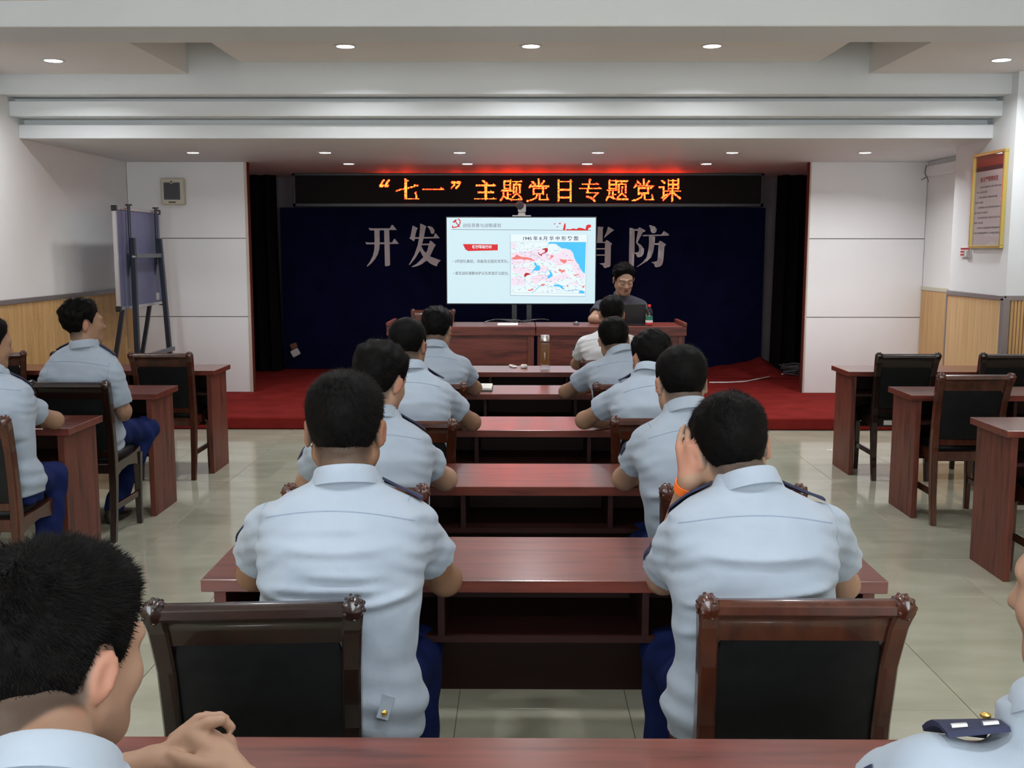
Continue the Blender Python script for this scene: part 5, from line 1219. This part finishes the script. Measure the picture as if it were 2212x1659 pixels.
# near left man with clasped hands
J = {'nb': at(108, 1684, 1.10), 'head': at(128, 1420, 1.27), 'sL': at(-215, 1740, 1.10), 'sR': at(425, 1745, 1.14), 'hip': Vector((-.66, .92, .56))}
C = at(455, 1606, 1.56)
J['eL'] = Vector((-.90, 1.36, .785)); J['eR'] = Vector((-.30, 1.36, .785)); J['wR'] = C + Vector((.052, -.075, -.012)); J['wL'] = C + Vector((-.075, -.050, -.010))
for s, sg in (('L', -1), ('R', 1)): J['k' + s] = Vector((-.66 + sg * .13, 1.30, .52)); J['a' + s] = Vector((-.66 + sg * .13, 1.26, .09))
def Rm(fing, back):
    d = Vector(fing).normalized(); b = Vector(back); b = (b - d * b.dot(d)).normalized(); return np.array(Matrix((d.cross(b), d, b)).transposed(), np.float32)
def clasp(Fd):                                   # left thumb and forefinger lying over the right hand
    for P, rr in (([(-.058, -.042, .006), (-.022, -.030, .030), (.006, -.026, .046), (.026, -.024, .050)], (.0145, .0125, .0108, .0085)), ([(-.050, -.020, .016), (-.015, -.004, .042), (.015, .006, .040), (.030, .010, .022)], (.012, .0105, .0098, .0085)), ([(-.045, .002, .010), (-.012, .020, .034), (.016, .026, .028)], (.0115, .010, .009))):
        for q in range(len(P) - 1): Fd.cone(C + Vector(P[q]), C + Vector(P[q + 1]), rr[q], rr[q + 1], .003)
person('near man at the bottom left corner, hands clasped on the desk', J, -10, (-16, -10, 0), .005, (.022, .014, .004, .3), 30000, seed=11, skin='skin_light', hsc=1.07, legs=.016,
       hands={'R': (Rm((-.55, .70, .35), (.45, .10, .9)), 42, -1), 'L': (Rm((.80, .45, .12), (-.25, .25, .9)), 48, 1)}, epaulette=(0, 0), seam=False, extra=clasp)
# near right man, mostly outside the picture
J = {'nb': at(2330, 1560, 1.10), 'head': at(2385, 1285, 1.25), 'sL': at(1990, 1660, 1.10), 'sR': at(2600, 1660, 1.10), 'hip': Vector((.72, .90, .56))}
J['eL'] = at(1880, 1760, 1.20); J['eR'] = Vector((.98, 1.25, .80)); J['eL'].z = max(J['eL'].z, .70)
J['wR'] = Vector((.80, 1.48, .78)); J['wL'] = Vector((.58, 1.48, .78))
for s, sg in (('L', -1), ('R', 1)): J['k' + s] = Vector((.72 + sg * .13, 1.28, .52)); J['a' + s] = Vector((.72 + sg * .13, 1.24, .09))
r5, i5 = person('near man at the bottom right corner, only his shoulder board and cheek showing', J, 0, (38, -6, 0), .006, (.018, .006, 0, .3), 4000, seed=12, skin='skin_light', legs=.016, seam=False, epaulette=(1, 1), board=True)

# left block
J = {'nb': at(180, 748, 5.68), 'head': at(180, 700, 5.74), 'sL': at(108, 806, 5.67), 'sR': at(246, 806, 5.67), 'hip': Vector((-2.43, 5.80, .56)), 'eR': at(268, 888, 5.72), 'eL': at(82, 888, 5.72)}
J['wR'] = Vector((-2.30, 5.95, .635)); J['wL'] = Vector((-2.52, 5.95, .635))
J['kR'] = Vector((-2.24, 6.17, .53)); J['kL'] = Vector((-2.60, 6.15, .53)); J['aR'] = Vector((-2.40, 6.02, .09)); J['aL'] = Vector((-2.62, 6.0, .09))
person('upright man at the left desks looking right toward the screen', J, -4, (-48, 2, 0), .0075, (.026, .004, .012, .4), 3000, seed=13, skin='skin', sleeve=.78, legs=.011, hunch=.015, folds=folds_for(13))
J = {'nb': at(-22, 812, 4.62), 'head': at(-28, 744, 4.72), 'sL': at(-125, 862, 4.66), 'sR': at(42, 862, 4.68), 'hip': Vector((-2.34, 4.60, .56)), 'eR': at(118, 905, 4.90), 'eL': at(-190, 905, 4.90)}
for s in 'LR': J['e' + s].z = .79
J['wR'] = Vector((-2.34, 5.00, .785)); J['wL'] = Vector((-2.48, 5.05, .785))
J['kR'] = at(112, 1030, 4.84); J['kL'] = Vector((-2.52, 4.84, .53)); J['aR'] = Vector((-2.22, 4.74, .09)); J['aL'] = Vector((-2.52, 4.74, .09))
person('man cut by the left picture edge, elbow on the left desk', J, 0, (-42, -10, 0), .0075, (.018, .010, .004, .3), 2500, seed=14, skin='skin', legs=.011, folds=folds_for(14))

# the speaker behind the stage table
J = {'nb': at(1343, 639, 10.12), 'head': at(1347, 604, 10.02), 'sL': at(1386, 658, 10.10), 'sR': at(1294, 658, 10.10), 'hip': Vector((at(1340, 700, 10.3).x, 10.28, ZS + .56)), 'eL': at(1390, 694, 9.96), 'eR': at(1280, 694, 9.96)}
for s in 'LR': J['e' + s].z = zt_ = zt if False else max(J['e' + s].z, at(1157, 705, PYN).z + .04)
zt2 = at(1157, 705, PYN).z
J['wL'] = Vector((at(1378, 700, 9.86).x, 9.93, zt2 + .04)); J['wR'] = Vector((at(1310, 700, 9.86).x, 9.86, zt2 + .04))
for s, sg in (('L', 1), ('R', -1)): J['k' + s] = Vector((J['hip'].x + sg * .12, 9.95, ZS + .50)); J['a' + s] = Vector((J['hip'].x + sg * .12, 9.98, ZS + .09))
person('speaker in a dark grey polo shirt looking down at the laptop on stage', J, 180, (10, -22, 3), .005, (.024, 0, -.018, .3), 5000, shirt='polo', skin='skin_light', seed=15, hsc=1.14, face=True, seam=False, epaulette=(0, 0), badge=False, z0=ZS, group='men in shirts', build=1.05)
p = Vector((J['hip'].x, 10.55, ZS)); copy_thing(ch_d, (p.x, 10.32, ZS), PI, 'chair of the speaker, hidden behind him')
